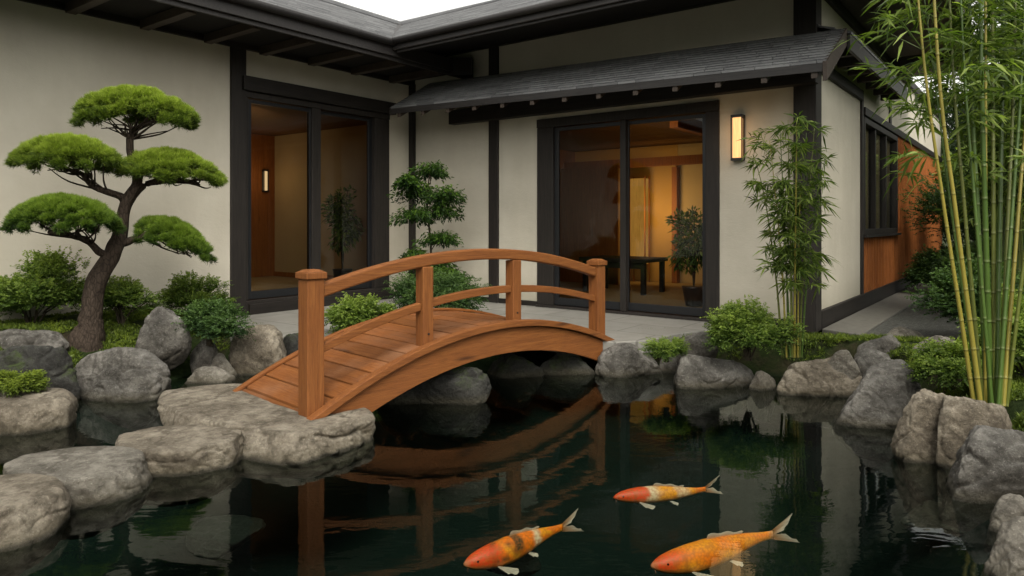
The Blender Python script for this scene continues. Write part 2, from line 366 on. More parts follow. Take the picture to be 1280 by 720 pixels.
xs = np.concatenate([[-400, -120, -40, -20, -12], np.arange(-8.5, 8.6, 0.13), [11, 16, 30, 60, 150, 400]])
ys = np.concatenate([[-400, -120, -40, -14, -8], np.arange(-5, 13.1, 0.15), [15, 18, 26, 40, 80, 200, 500]])
gv = [(x, y, ground_z(x, y)) for y in ys for x in xs]; nx = len(xs)
gf = [(j*nx+i, j*nx+i+1, (j+1)*nx+i+1, (j+1)*nx+i) for j in range(len(ys)-1) for i in range(nx-1)]
g = MB(); g.v = gv; g.f = gf
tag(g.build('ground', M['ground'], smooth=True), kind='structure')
w = MB(); wx0, wx1, wy0, wy1 = -8.0, 4.2, -4.4, 9.2
w.quad((wx0, wy0, WATER), (wx1, wy0, WATER), (wx1, wy1, WATER), (wx0, wy1, WATER))
tag(w.build('pond_water', M['water']), kind='structure')
pat = [P(a, b, 0).xy for a, b in [(262,395),(255,404),(300,415),(350,420),(395,418),(460,412),(540,410),(620,414),(700,424),(768,427),(812,425),(850,416),(925,409)]]
pat = pat + [Vector((3.2, 7.75)), Vector((-1.6, 11.2))]
pm = MB(); pm.prism(list(reversed(pat))[::-1], -0.14, 0.0)
tag(bevel(pm.build('patio', M['patio']), 0.012), kind='structure')

# ------------------------------------------------------------------ HOUSE (local u along the front wall, v away from the pond)
ROT = -math.atan2(0.604, 0.797)
house = empty('house', (-1.597, 11.13, 0), ROT)
tag(house, 'cream plastered single-storey house with dark timber posts and grey shingled eaves beside the pond', 'house')
def H(u, v, z=0.0): return house_mat @ Vector((u, v, z))
house_mat = Matrix.Translation((-1.597, 11.13, 0)) @ Matrix.Rotation(ROT, 4, 'Z')
L = 6.06
# plaster walls (they stand behind the timber faces)
a = MB()
a.box(-0.16, 0, -13, -3.13, 0.06, 3.42); a.box(-0.16, 0, -2.95, -0.5, 2.99, 3.42); a.box(-0.16, 0, -0.5, 0.0, 0.06, 3.42)
a.build('wall', M['plaster'], house)
a = MB()
a.box(0.07, 2.45, 0.0, 0.16, 0.06, 3.9); a.box(2.45, 5.03, 0.0, 0.16, 2.58, 3.9); a.box(5.03, L-0.1, 0.0, 0.16, 0.06, 3.9)
a.build('wall', M['plaster'], house)
a = MB()
a.box(L-0.16, L, 0.1, 2.5, 0.06, 3.75); a.box(L-0.16, L, 2.5, 12, 2.72, 3.75)
a.build('wall', M['plaster'], house)
def part_box(name, mat, x0, x1, y0, y1, z0, z1, bev=0.006):
    return MB().box(x0, x1, y0, y1, z0, z1).build(name, M[mat], house, bev=bev)
# posts
part_box('post', 'post', -0.10, 0.045, -3.14, -2.94, 0, 3.36)
part_box('post', 'post', -0.02, 0.085, -0.075, 0.02, 0, 3.36)
part_box('post', 'post', 1.60, 1.77, -0.035, 0.05, 0, 3.9)
part_box('post', 'post', L-0.20, L+0.035, -0.035, 0.20, -0.02, 3.9)
part_box('post', 'post', L-0.08, L+0.03, 2.42, 2.52, 0.05, 2.95)
part_box('post', 'post', L-0.08, L+0.025, 4.65, 4.80, 2.72, 3.75)
# sill boards
part_box('sill', 'beam_y', -0.10, 0.035, -13, -3.145, -0.02, 0.13)
part_box('sill', 'beam_x', 0.09, 1.595, -0.02, 0.05, -0.02, 0.07)
part_box('sill', 'beam_x', 1.775, 2.445, -0.02, 0.05, -0.02, 0.07)
part_box('sill', 'beam_x', 5.035, L-0.205, -0.025, 0.05, -0.02, 0.10)
part_box('sill', 'beam_y', L-0.08, L+0.04, 0.205, 12, -0.02, 0.19)
# beams
part_box('beam', 'beam_y', -0.08, 0.05, -13, 0.0, 3.335, 3.46)
part_box('beam', 'beam_x', 0.09, L-0.21, -0.06, 0.05, 3.70, 3.86)
part_box('beam', 'beam_x', 0.93, L+0.06, -0.16, -0.037, 2.63, 2.84)
part_box('beam', 'beam_y', -0.08, 0.09, -3.0, -0.42, 2.82, 3.0)
part_box('beam', 'beam_y', L-0.06, L+0.05, 2.53, 12, 2.62, 2.73)
part_box('beam', 'beam_y', L-0.05, L+0.045, 0.205, 2.415, 2.80, 2.93)
part_box('beam', 'beam_y', L-0.05, L+0.05, 0.205, 12, 3.66, 3.80)
# cedar cladding on the side wall: vertical battened boards as one surface
c = MB(); v = 2.53; k = 0
while v < 12:
    for (z0, z1) in (((0.19, 2.615),) if not (2.5 < v < 5.32) else ((0.19, 0.96),)):
        c.box(L-0.14, L - 0.004*(k % 2), v, v+0.118, z0, z1); c.box(L-0.02, L+0.018, v+0.105, v+0.133, z0, z1-0.002)
    v += 0.126; k += 1
c.build('cladding', M['clad'], house)

def door(axis, o0, o1, frames, z0, z1, gz0, gz1, panes):
    """sliding door set: frame mesh + panes; axis 'v' = wall along v at u=0, 'u' = wall along u at v=0"""
    d = MB()
    def bx(m, a0, a1, d0, d1, zz0, zz1):
        if axis == 'v': m.box(d0, d1, a0, a1, zz0, zz1)
        else: m.box(a0, a1, -d1, -d0, zz0, zz1)
    bx(d, o0, o1, -0.12, 0.03, gz1+0.06, z1)                 # head
    bx(d, o0, o1, -0.12, 0.06, z0, gz0-0.11)                 # threshold
    for i, (s0, s1) in enumerate(frames): bx(d, s0, s1, -0.10, 0.022, gz0-0.108, gz1+0.058)
    fr = d.build('sliding_door_frame', M['post'] , house, bev=0.005)
    for i, (p0, p1) in enumerate(panes):
        off = -0.035 - 0.035*(i % 2); s = MB(); w_ = 0.065
        bx(s, p0-0.001, p0+w_, off-0.02, off+0.02, gz0-0.10, gz1+0.05); bx(s, p1-w_, p1+0.001, off-0.02, off+0.02, gz0-0.10, gz1+0.05)
        bx(s, p0+w_, p1-w_, off-0.019, off+0.019, gz0-0.10, gz0); bx(s, p0+w_, p1-w_, off-0.019, off+0.019, gz1, gz1+0.05)
        sd = s.build('sliding_door', M['metal'], house, bev=0.004)
        q = MB()
        if axis == 'v': q.quad((off, p0+w_, gz0), (off, p1-w_, gz0), (off, p1-w_, gz1), (off, p0+w_, gz1))
        else: q.quad((p0+w_, -off, gz0), (p1-w_, -off, gz0), (p1-w_, -off, gz1), (p0+w_, -off, gz1))
        q.build('pane', M['glass'], sd)
        hnd = MB(); hc = p1-0.04 if i == 0 else p0+0.04
        bx(hnd, hc-0.012, hc+0.012, off+0.02, off+0.032, 0.95, 1.15); hnd.build('handle', M['metal'], sd)
door('v', -2.95, -0.50, [(-2.945,-2.90),(-1.93,-1.785),(-0.80,-0.505)], -0.02, 2.815, 0.28, 2.68, [(-2.90,-1.88),(-1.84,-0.80)])
part_box('step', 'beam_y', 0.062, 0.11, -2.93, -0.50, -0.01, 0.13)
door('u', 2.45, 5.03, [(2.452,2.72),(3.74,3.82),(4.865,5.028)], -0.005, 2.578, 0.14, 2.40, [(2.72,3.80),(3.76,4.865)])
# side window
wf = MB(); u1 = L+0.035
wf.box(L-0.12, u1, 2.53, 2.61, 0.99, 2.60); wf.box(L-0.12, u1, 5.24, 5.32, 0.99, 2.60); wf.box(L-0.12, u1, 2.615, 5.235, 2.52, 2.60); wf.box(L-0.12, u1, 2.615, 5.235, 0.99, 1.07)
wf.box(L-0.10, u1-0.02, 3.42, 3.50, 1.07, 2.52); wf.box(L-0.10, u1-0.02, 4.31, 4.39, 1.07, 2.52)
win = wf.build('window', M['post'], house, bev=0.005)
for v0, v1 in ((2.61, 3.42), (3.50, 4.31), (4.39, 5.24)):
    MB().quad((L-0.04, v0, 1.07), (L-0.04, v1, 1.07), (L-0.04, v1, 2.52), (L-0.04, v0, 2.52)).build('pane', M['glass'], win)
MB().box(L-0.10, L+0.08, 2.48, 5.38, 0.955, 0.988).build('sill', M['post'], win)
MB().box(L-0.09, L-0.075, 2.62, 5.23, 1.0, 2.6).build('window_blind', M['in_wall'], win)

# roofs: courses of shingles as stepped strips, clipped at the valley
def roof_sheet(name, origin, along, up, length, slope_len, rise, clip=None, course=0.10, parent=house, thick=0.018, seed=1):
    """origin = eave start, along/up = unit 2D vectors (u,v), rise = dz per m run"""
    r = random.Random(seed); m = MB(); tones = []
    n = int(slope_len/course)
    for i in range(n):
        s0 = i*course; s1 = (i+1)*course+0.03; a = 0.0 - r.random()*0.25
        while a < length:
            wd = 0.22 + r.random()*0.16; b = min(a+wd-0.006, length); a0 = max(a, 0)
            if b > a0+0.01:
                j = r.uniform(-0.004, 0.004)
                def pt(al, s, dz): return (origin[0]+along[0]*al+up[0]*s, origin[1]+along[1]*al+up[1]*s, origin[2]+rise*s+dz)
                m.hexa([pt(a0,s0+j,0.0),pt(b,s0+j,0.0),pt(b,s1,-0.012),pt(a0,s1,-0.012),pt(a0,s0+j,thick+0.006),pt(b,s0+j,thick+0.006),pt(b,s1,0.004),pt(a0,s1,0.004)])
                tones += [r.random()]*8
            a += wd
    me = bpy.data.meshes.new(name); me.from_pydata(m.v, [], m.f)
    at = me.attributes.new('tone', 'FLOAT', 'POINT'); at.data.foreach_set('value', tones)
    bm = bmesh.new(); bm.from_mesh(me); bmesh.ops.recalc_face_normals(bm, faces=bm.faces)
    if clip:
        for co, no in clip:
            bmesh.ops.bisect_plane(bm, geom=bm.verts[:]+bm.edges[:]+bm.faces[:], plane_co=co, plane_no=no, clear_outer=True)
    bm.to_mesh(me); bm.free(); me.materials.append(M['roof'])
    o = bpy.data.objects.new(name, me); link(o, parent); return o
def deck_sheet(m, pts, t=0.04):        # thick roof deck under the shingles (quad, dropped by t)
    b = [(x, y, z-t) for x, y, z in pts]; m.hexa(b + [(x, y, z) for x, y, z in pts])
s2 = 1/math.sqrt(2); EA = 1.2; EB = -1.55; EZ = 3.57; RS = 0.45; RW = 3.3
valley = (EA, EB, 0)
roof_sheet('roof', (EA, -13, EZ), (0, 1), (-1, 0), 14.9, RW, RS, [(valley, (s2, s2, 0))], seed=3)
roof_sheet('roof', (-3.5, EB, EZ), (1, 0), (0, 1), 10.7, RW, RS, [(valley, (-s2, -s2, 0))], seed=4)
rz = EZ + RS*RW
m = MB()
deck_sheet(m, [(EA-0.01, EB+0.01, EZ-0.012), (EA-RW, EB+RW, rz-0.012), (EA-RW, -13, rz-0.012), (EA-0.01, -13, EZ-0.012)])
deck_sheet(m, [(EA-0.01, EB+0.01, EZ-0.014), (7.2, EB+0.01, EZ-0.014), (7.2, EB+RW, rz-0.014), (EA-RW, EB+RW, rz-0.014)])
deck_sheet(m, [(EA-RW, EB+RW, rz-0.016), (EA-RW-3, EB+RW+3, rz-0.016-1.35), (EA-RW-3, -13, rz-1.366), (EA-RW, -13, rz-0.016)])
deck_sheet(m, [(EA-RW, EB+RW, rz-0.018), (7.2, EB+RW, rz-0.018), (7.2, EB+RW+3, rz-1.368), (EA-RW-3, EB+RW+3, rz-1.368)])
rd = m.build('roof_deck', M['soffit'], house)
m = MB(); m.tube([(EA-RW, -13, rz+0.02), (EA-RW, EB+RW, rz+0.02), (7.2, EB+RW, rz+0.02)], [0.07]*3, 8); m.build('roof_ridge', M['roof'], house)
# valley flashing
m = MB(); m.hexa([(EA-0.05, EB-0.05+0.0, EZ+0.0), (EA+0.02, EB+0.08, EZ+0.0), (EA-RW+0.07, EB+RW+0.07, rz+0.0), (EA-RW-0.07, EB+RW-0.07, rz+0.0), (EA-0.05, EB-0.05, EZ+0.02), (EA+0.02, EB+0.08, EZ+0.02), (EA-RW+0.07, EB+RW+0.07, rz+0.035), (EA-RW-0.07, EB+RW-0.07, rz+0.035)])
m.build('valley_flashing', M['fascia'], house)
# fascias
m = MB(); m.box(EA-0.05, EA-0.01, -13, -0.005, 3.36, 3.535); m.box(EA-0.08, EA-0.052, -13, -0.07, 3.31, 3.42); m.build('fascia', M['fascia'], house, bev=0.005)
m = MB(); m.box(EA+0.0, 7.2, EB+0.01, EB+0.05, 3.43, 3.53); m.box(EA+0.03, 7.2, EB+0.052, EB+0.08, 3.40, 3.50); m.build('fascia', M['fascia'], house, bev=0.005)
m = MB(); m.tube([(EA+0.045, -13, 3.52), (EA+0.045, -1.42, 3.52)], [0.045]*2, 10); m.build('gutter', M['fascia'], house, smooth=True)
m = MB(); m.tube([(EA+0.02, EB-0.035, 3.535), (7.2, EB-0.035, 3.535)], [0.042]*2, 10); m.build('gutter', M['fascia'], house, smooth=True)
# soffits
m = MB(); m.box(0.052, EA-0.082, -13, -0.07, 3.40, 3.42); m.build('soffit', M['soffit'], house)
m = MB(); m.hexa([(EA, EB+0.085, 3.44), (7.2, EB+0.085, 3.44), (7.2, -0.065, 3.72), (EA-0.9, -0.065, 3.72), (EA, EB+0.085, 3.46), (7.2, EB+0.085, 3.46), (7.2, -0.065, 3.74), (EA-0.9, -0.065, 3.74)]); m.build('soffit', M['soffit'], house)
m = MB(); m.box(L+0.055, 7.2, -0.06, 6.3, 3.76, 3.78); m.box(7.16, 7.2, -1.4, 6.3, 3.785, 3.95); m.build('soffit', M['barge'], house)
m = MB(); m.prism([(EA+0.1,-0.02),(EA+0.22,-0.2),(EA-0.1,-0.4),(EA-0.1,-0.02)], 3.31, 3.56); m.build('beam_end', M['beam_y'], house)
for i in range(17):
    v = -0.55 - i*0.74
    MB().box(0.055, EA-0.12, v, v+0.10, 3.30, 3.398).build('rafter', M['barge' if i % 1 == 0 else 'post'], house, bev=0.004)
# porch roof along the front wall (slightly lower at its right end, as in the photo)
PU0, PU1, PV = 0.42, 6.38, -0.85
def pe(u): return 2.83 - 0.155*(u-PU0)/(PU1-PU0)       # eave height
m = MB(); tones = []; r = random.Random(5); nc = 12
for i in range(nc):
    s0 = i/nc; s1 = (i+1)/nc+0.03; aa = PU0 - r.random()*0.2
    while aa < PU1:
        wd = 0.2+r.random()*0.15; b = min(aa+wd-0.006, PU1); a0 = max(aa, PU0)
        if b > a0+0.01:
            def pt(u, s, dz): return (u, PV+0.85*s, pe(u)+0.50*s+dz)
            m.hexa([pt(a0,s0,0),pt(b,s0,0),pt(b,s1,-0.01),pt(a0,s1,-0.01),pt(a0,s0,0.024),pt(b,s0,0.024),pt(b,s1,0.005),pt(a0,s1,0.005)]); tones += [r.random()]*8
        aa += wd
me = bpy.data.meshes.new('porch_roof'); me.from_pydata(m.v, [], m.f); at = me.attributes.new('tone', 'FLOAT', 'POINT'); at.data.foreach_set('value', tones)
bm = bmesh.new(); bm.from_mesh(me); bmesh.ops.recalc_face_normals(bm, faces=bm.faces); bm.to_mesh(me); bm.free(); me.materials.append(M['roof'])
pr = link(bpy.data.objects.new('porch_roof', me), house)
def sk(name, mat, u0, u1, s0, s1, d0, d1, parent=house, bev=0.004):   # slab following the porch slope; d = depth below the shingles
    p = [(u0,s0),(u1,s0),(u1,s1),(u0,s1)]
    lo = [(u, PV+0.85*s, pe(u)+0.5*s-d1) for u, s in p]; hi = [(u, PV+0.85*s, pe(u)+0.5*s-d0) for u, s in p]
    return MB().hexa(lo+hi).build(name, M[mat], parent, bev=bev)
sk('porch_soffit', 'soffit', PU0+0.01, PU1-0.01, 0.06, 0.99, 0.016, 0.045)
sk('porch_fascia', 'fascia', PU0+0.005, PU1-0.03, 0.0, 0.055, 0.004, 0.085)
sk('bargeboard', 'barge', PU1-0.028, PU1+0.012, -0.02, 1.0, -0.015, 0.17)
sk('bargeboard', 'post', PU0-0.03, PU0+0.003, -0.01, 0.98, -0.01, 0.10)
for i in range(13):
    u = PU0+0.12+i*0.475; sk('porch_rafter', 'barge', u, u+0.06, 0.02, 0.80, 0.088, 0.15)
# side eave running back along the side wall
m = MB()
for i in range(3):
    m.hexa([(PU1+0.05-0.16*i, 0.0, 3.12+0.065*i), (PU1+0.05-0.16*i, 3.9, 3.12+0.065*i), (PU1-0.14-0.16*i, 3.9, 3.19+0.065*i), (PU1-0.14-0.16*i, 0.0, 3.19+0.065*i),
            (PU1+0.05-0.16*i, 0.0, 3.15+0.065*i), (PU1+0.05-0.16*i, 3.9, 3.15+0.065*i), (PU1-0.14-0.16*i, 3.9, 3.205+0.065*i), (PU1-0.14-0.16*i, 0.0, 3.205+0.065*i)])
m.build('side_eave_roof', M['roof'], house)
m = MB(); m.box(PU1+0.012, PU1+0.045, -0.01, 3.9, 2.95, 3.115); m.build('side_eave_fascia', M['fascia'], house, bev=0.004)
m = MB(); m.box(L+0.05, PU1+0.01, 0.003, 3.88, 3.06, 3.09); m.build('side_eave_soffit', M['soffit'], house)
for i in range(7): MB().box(L+0.052, PU1+0.008, 0.3+i*0.55, 0.37+i*0.55, 2.965, 3.056).build('side_rafter', M['barge'], house, bev=0.003)

# interiors
def inner(name, mat, *b): return MB().box(*b).build(name, M[mat], house)
inner('interior_floor', 'tatami', -3.6, -0.165, -4.5, -0.12, 0.12, 0.16)
inner('interior_ceiling', 'in_ceil', -3.6, -0.165, -4.5, -0.12, 2.78, 2.84)
inner('interior_wall', 'in_wood', -3.5, -3.42, -4.5, -0.12, 0.165, 2.775)
inner('interior_wall', 'in_wall', -3.415, -0.165, -0.2, -0.12, 0.165, 2.775)
inner('interior_wall', 'in_wall', -3.415, -0.165, -4.5, -4.4, 0.165, 2.775)
inner('interior_skirting', 'in_wood', -3.415, -0.17, -0.215, -0.202, 0.165, 0.25)
inner('interior_floor', 'tatami', 0.3, 5.85, 0.165, 4.4, 0.0, 0.04)
inner('interior_ceiling', 'in_ceil', 0.3, 5.85, 0.165, 4.4, 2.62, 2.68)
inner('interior_beam', 'in_wood', 0.3, 5.85, 3.86, 3.96, 2.20, 2.36)
inner('interior_beam', 'in_wood', 4.0, 4.12, 0.9, 3.855, 2.44, 2.615)
inner('interior_wall', 'in_panel', 0.3, 2.62, 4.3, 4.38, 0.045, 2.615)
inner('interior_wall', 'in_wall', 2.625, 5.85, 4.3, 4.38, 0.045, 2.615)
inner('interior_wall', 'in_wood', 0.3, 0.38, 0.17, 4.295, 0.045, 2.615)
inner('interior_wall', 'in_wall', 5.77, 5.84, 0.17, 4.295, 0.045, 2.615)
inner('interior_post', 'in_wood', 2.56, 2.66, 4.16, 4.295, 0.045, 2.19)
inner('interior_post', 'in_wood', 1.24, 1.34, 1.9, 2.0, 0.045, 2.19)
inner('sliding_screen', 'in_wood', 0.6, 1.95, 3.2, 3.24, 0.045, 2.19)

# low table inside
tb = empty('low_table', H(2.75, 2.2, 0.04), ROT); tag(tb, 'low dark wooden table on the mats behind the right sliding doors', 'table')
MB().box(-0.75, 0.45, -0.4, 0.4, 0.50, 0.56).build('tabletop', M['beam_x'], tb, bev=0.006)
for x in (-0.7, 0.34):
    for y in (-0.36, 0.30): MB().box(x, x+0.07, y, y+0.07, 0.0, 0.497).build('leg', M['beam_x'], tb, bev=0.004)
MB().box(-0.62, 0.34, -0.34, -0.31, 0.40, 0.495).build('apron', M['beam_x'], tb)
# paper lamp
fl = empty('floor_lantern', H(1.98, 4.0, 0.04), ROT); tag(fl, 'tall glowing orange paper lantern in the room behind the right doors', 'lamp')
MB().box(-0.15, 0.15, -0.08, 0.08, 0.35, 1.95).build('lamp_shade', M['lamp_in'], fl, bev=0.01)
m = MB()
for x in (-0.17, 0.15):
    for y in (-0.10, 0.08): m.box(x, x+0.02, y, y+0.02, 0, 1.99)
m.build('lamp_frame', M['in_wood'], fl)
# wall sconces
def sconce(loc, rz, w_, h_, d_, label, mat='lamp'):
    o = empty('wall_lamp', loc, rz); tag(o, label, 'lamp')
    m = MB(); m.box(-w_/2, w_/2, -0.02, -0.001, 0, h_); m.box(-w_/2, w_/2, -d_, -0.021, 0, 0.03); m.box(-w_/2, w_/2, -d_, -0.021, h_-0.03, h_)
    for x in (-w_/2, w_/2-0.014): m.box(x, x+0.014, -d_, -d_+0.014, 0.031, h_-0.031)
    m.build('lamp_frame', M['metal'], o, bev=0.002)
    MB().box(-w_/2+0.018, w_/2-0.018, -d_+0.012, -0.024, 0.033, h_-0.033).build('lamp_glass', M[mat], o, bev=0.006)
    return o
sconce(H(5.26, 0.0, 1.86), ROT, 0.135, 0.52, 0.10, 'lit rectangular wall lamp on plaster beside the right doors')
sconce(H(-3.415, -0.42, 1.72), ROT+math.pi/2, 0.10, 0.42, 0.07, 'small lit wall lamp inside the room behind the left doors', 'lamp_small')
def plight(loc, e, col, r):
    d = bpy.data.lights.new('lamp_or_fill', 'POINT'); d.energy = e; d.color = col; d.shadow_soft_size = r
    o = bpy.data.objects.new('lamp_or_fill', d); link(o); o.location = loc; return o
def alight(loc, e, col, size, aim='down'):
    d = bpy.data.lights.new('lamp_or_fill', 'AREA'); d.energy = e; d.color = col; d.size = size
    o = bpy.data.objects.new('lamp_or_fill', d); link(o); o.location = loc
    if aim == 'wall': o.rotation_euler = Vector((-0.604, -0.797, 0)).to_track_quat('Z', 'Y').to_euler()
    if aim == 'side': o.rotation_euler = Vector((0.95, -0.32, 0.12)).to_track_quat('Z', 'Y').to_euler()
    return o
plight(H(5.26, -0.22, 2.12), 2.6, (1.0, 0.60, 0.27), 0.24)
alight(H(2.35, 3.35, 1.35), 14, (1.0, 0.60, 0.20), 0.5, 'wall')
alight(H(3.6, 0.45, 2.0), 9, (1.0, 0.64, 0.30), 0.9, 'wall')  # unseen fill added inside the doors to light the back wall
plight(H(-3.0, -0.8, 1.95), 3.5, (1.0, 0.62, 0.3), 0.2)
alight(H(-0.5, -2.6, 2.0), 19, (1.0, 0.76, 0.48), 0.9, 'side')  # added fill that brightens the left room; no lamp hangs here

def reflection_plant(loc, h_, w_, seed, label):  # solid plants added indoors, standing in for foliage reflected in the door glass
    o = empty('stand_in_plant', loc, 0); tag(o, label, 'plant'); r = np.random.default_rng(seed)
    m = MB(); m.tube([(0,0,0),(0,0,0.02),(0,0,0.24),(0,0,0.27),(0,0,0.272)], [0.10,0.11,0.15,0.16,0.13], 18); m.build('pot', M['metal'], o, smooth=True)
    m = MB()
    for k in range(7):
        a = k*0.9; m.tube(spline([(0,0,0.2),(0.05*math.cos(a),0.05*math.sin(a),h_*0.5),(w_*0.35*math.cos(a),w_*0.35*math.sin(a),h_*(0.7+0.04*k))],5), list(np.linspace(0.009,0.004,11)), 5)
    m.build('stems', M['twig'], o)
    n = 1500; q = unit(r.normal(size=(n,3)))*r.random((n,1))**0.5; pos = q*np.array([w_/2,w_/2,h_*0.32])+np.array([0,0,h_*0.66]); pos[:,0] += 0.08*np.sin(pos[:,2]*9)
    V, T = leaves(pos, unit(q+r.normal(size=(n,3))*0.6), 0.09*(0.6+0.8*r.random(n)), 0.025+0.015*r.random(n), np.clip(0.4+0.2*r.normal(size=n),0,1))
    mesh_np('foliage', V, 4, T, M['shrub'], o)
REFLECTED_PLANTS = [((4.30, 1.0, 0.04), 1.35, 0.62, 1, 'leafy plant added inside the right sliding doors in place of a foliage reflection'), ((-0.75, -0.78, 0.16), 1.6, 0.5, 2, 'slender plant added inside the left sliding doors in place of a foliage reflection')]

# kerb and gravel path along the side wall
m = MB(); m.hexa([H(L+0.06,0.1,-0.06),H(L+0.48,-0.1,-0.06),H(L+0.48,11,-0.06),H(L+0.06,11,-0.06),H(L+0.06,0.1,0.012),H(L+0.48,-0.1,0.012),H(L+0.48,11,0.012),H(L+0.06,11,0.012)])
tag(m.build('kerb', M['concrete'], bev=0.01), kind='structure')
m = MB(); pts = [H(L+0.485, -0.25), H(L+0.9,-0.55), H(L+1.45, -0.2), H(L+1.5, 2.0), H(L+1.35, 5), H(L+1.5, 11), H(L+0.485, 11)]
m.prism([(p.x, p.y) for p in pts], -0.08, -0.01); tag(m.build('gravel_path', M['gravel']), kind='structure')

# ------------------------------------------------------------------ ROCKS
def rock_mesh(sx, sy, sz, seed, flat=None, sub=5, rough=1.0, rnd=24):
    r = random.Random(seed); off = Vector((r.uniform(0,50), r.uniform(0,50), r.uniform(0,50)))
    bm = bmesh.new(); bmesh.ops.create_icosphere(bm, subdivisions=sub, radius=1.0)
    pl = []
    for i in range(13):
        n = Vector((r.gauss(0,1), r.gauss(0,1), r.gauss(0.15,0.8))).normalized(); pl.append((n, r.uniform(0.60, 0.95)))
    if flat: pl = [(Vector((math.cos(k*2*math.pi/9+r.random()*.5), math.sin(k*2*math.pi/9+r.random()*.5), r.uniform(-.25,.3))).normalized(), r.uniform(.82,1.0)) for k in range(9)] + [(Vector((r.uniform(-.04,.04), r.uniform(-.04,.04), 1)).normalized(), flat)]
    for v in bm.verts:
        d = v.co.normalized(); s = 0.0
        for n, q in pl:
            t = d.dot(n)/q
            if t > 0: s += t**(rnd if not flat else 36)
        s += 0.95**(rnd)
        v.co = d * s**(-1.0/(rnd if not flat else 36))
    for v in bm.verts:
        p = v.co.copy(); d = p.normalized()
        k = 0.07*noise.noise(p*1.3+off) + 0.05*(1-abs(noise.noise(p*2.4+off))*2)*0.6 + 0.030*noise.fractal(p*4.5+off, 0.9, 2.0, 4) - 0.05*max(0, 0.12-abs(noise.noise(p*1.9+off*2)))/0.12 + 0.010*noise.fractal(p*15+off, 0.8, 2.0, 3)
        if flat and p.z > flat*0.72: k *= 0.30
        elif flat: k = k*0.62
        v.co = p + d*k*rough
    xs_ = [v.co.x for v in bm.verts]; ys_ = [v.co.y for v in bm.verts]; zs_ = [v.co.z for v in bm.verts]
    cx, cy, cz = (max(xs_)+min(xs_))/2, (max(ys_)+min(ys_))/2, min(zs_); fx, fy, fz = sx/(max(xs_)-min(xs_)), sy/(max(ys_)-min(ys_)), sz/(max(zs_)-min(zs_))
    for v in bm.verts: v.co = Vector(((v.co.x-cx)*fx, (v.co.y-cy)*fy, (v.co.z-cz)*fz))
    me = bpy.data.meshes.new('rock'); bm.to_mesh(me); bm.free(); me.polygons.foreach_set('use_smooth', [True]*len(me.polygons)); return me
def rock(name, px0, px1, ytop, ybase, zbase, dr, label, mat='rock_grey', seed=0, flat=None, rz=0.0, cat='rock', group=None, sub=5, sink=0.3, rough=1.0, rnd=24):
    yf = (CH-zbase)*F/(ybase-HZ); wd0 = (px1-px0)/F*yf; d = wd0*dr; yc = yf+d*0.5
    wd = (px1-px0)/F*yc
    yt = yc + (0.36*d if flat else 0.05*d)
    zt = CH-(ytop-HZ)*yt/F; zt = max(zt, zbase+0.04)
    me = rock_mesh(wd*(1.03), d, zt-zbase+sink, seed, flat, sub, rough, rnd); me.materials.append(M[mat])
    o = bpy.data.objects.new(name, me); link(o); o.location = (((px0+px1)/2-640)/F*yc, yc, zbase-sink); o.rotation_euler = (0, 0, rz)
    tag(o, label, cat, group); return o
W = WATER
# left bank
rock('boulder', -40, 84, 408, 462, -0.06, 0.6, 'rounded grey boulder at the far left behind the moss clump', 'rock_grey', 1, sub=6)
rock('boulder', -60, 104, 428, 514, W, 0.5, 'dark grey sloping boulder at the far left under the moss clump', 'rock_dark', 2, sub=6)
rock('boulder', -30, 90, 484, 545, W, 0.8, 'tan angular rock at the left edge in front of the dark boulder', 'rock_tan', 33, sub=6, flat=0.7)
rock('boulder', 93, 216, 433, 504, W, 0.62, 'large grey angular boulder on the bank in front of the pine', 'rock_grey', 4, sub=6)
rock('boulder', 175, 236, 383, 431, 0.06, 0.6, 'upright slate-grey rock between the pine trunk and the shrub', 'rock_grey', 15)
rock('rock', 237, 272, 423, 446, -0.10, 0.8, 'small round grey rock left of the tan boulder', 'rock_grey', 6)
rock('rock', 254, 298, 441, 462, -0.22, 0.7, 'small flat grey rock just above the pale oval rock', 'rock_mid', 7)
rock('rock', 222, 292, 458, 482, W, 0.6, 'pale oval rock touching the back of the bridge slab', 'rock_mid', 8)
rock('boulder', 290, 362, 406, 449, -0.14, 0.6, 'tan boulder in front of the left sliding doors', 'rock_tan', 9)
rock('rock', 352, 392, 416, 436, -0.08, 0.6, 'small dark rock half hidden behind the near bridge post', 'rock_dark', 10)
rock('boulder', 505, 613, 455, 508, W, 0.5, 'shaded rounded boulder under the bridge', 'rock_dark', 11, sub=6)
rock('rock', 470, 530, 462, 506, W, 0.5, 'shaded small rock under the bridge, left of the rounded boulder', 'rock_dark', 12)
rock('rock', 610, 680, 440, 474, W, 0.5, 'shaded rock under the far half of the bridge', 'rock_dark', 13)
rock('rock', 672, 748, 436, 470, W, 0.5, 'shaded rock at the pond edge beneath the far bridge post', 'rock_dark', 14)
rock('rock', 400, 475, 440, 476, W, 0.5, 'dark rock at the back of the pond behind the bridge deck', 'rock_dark', 29)
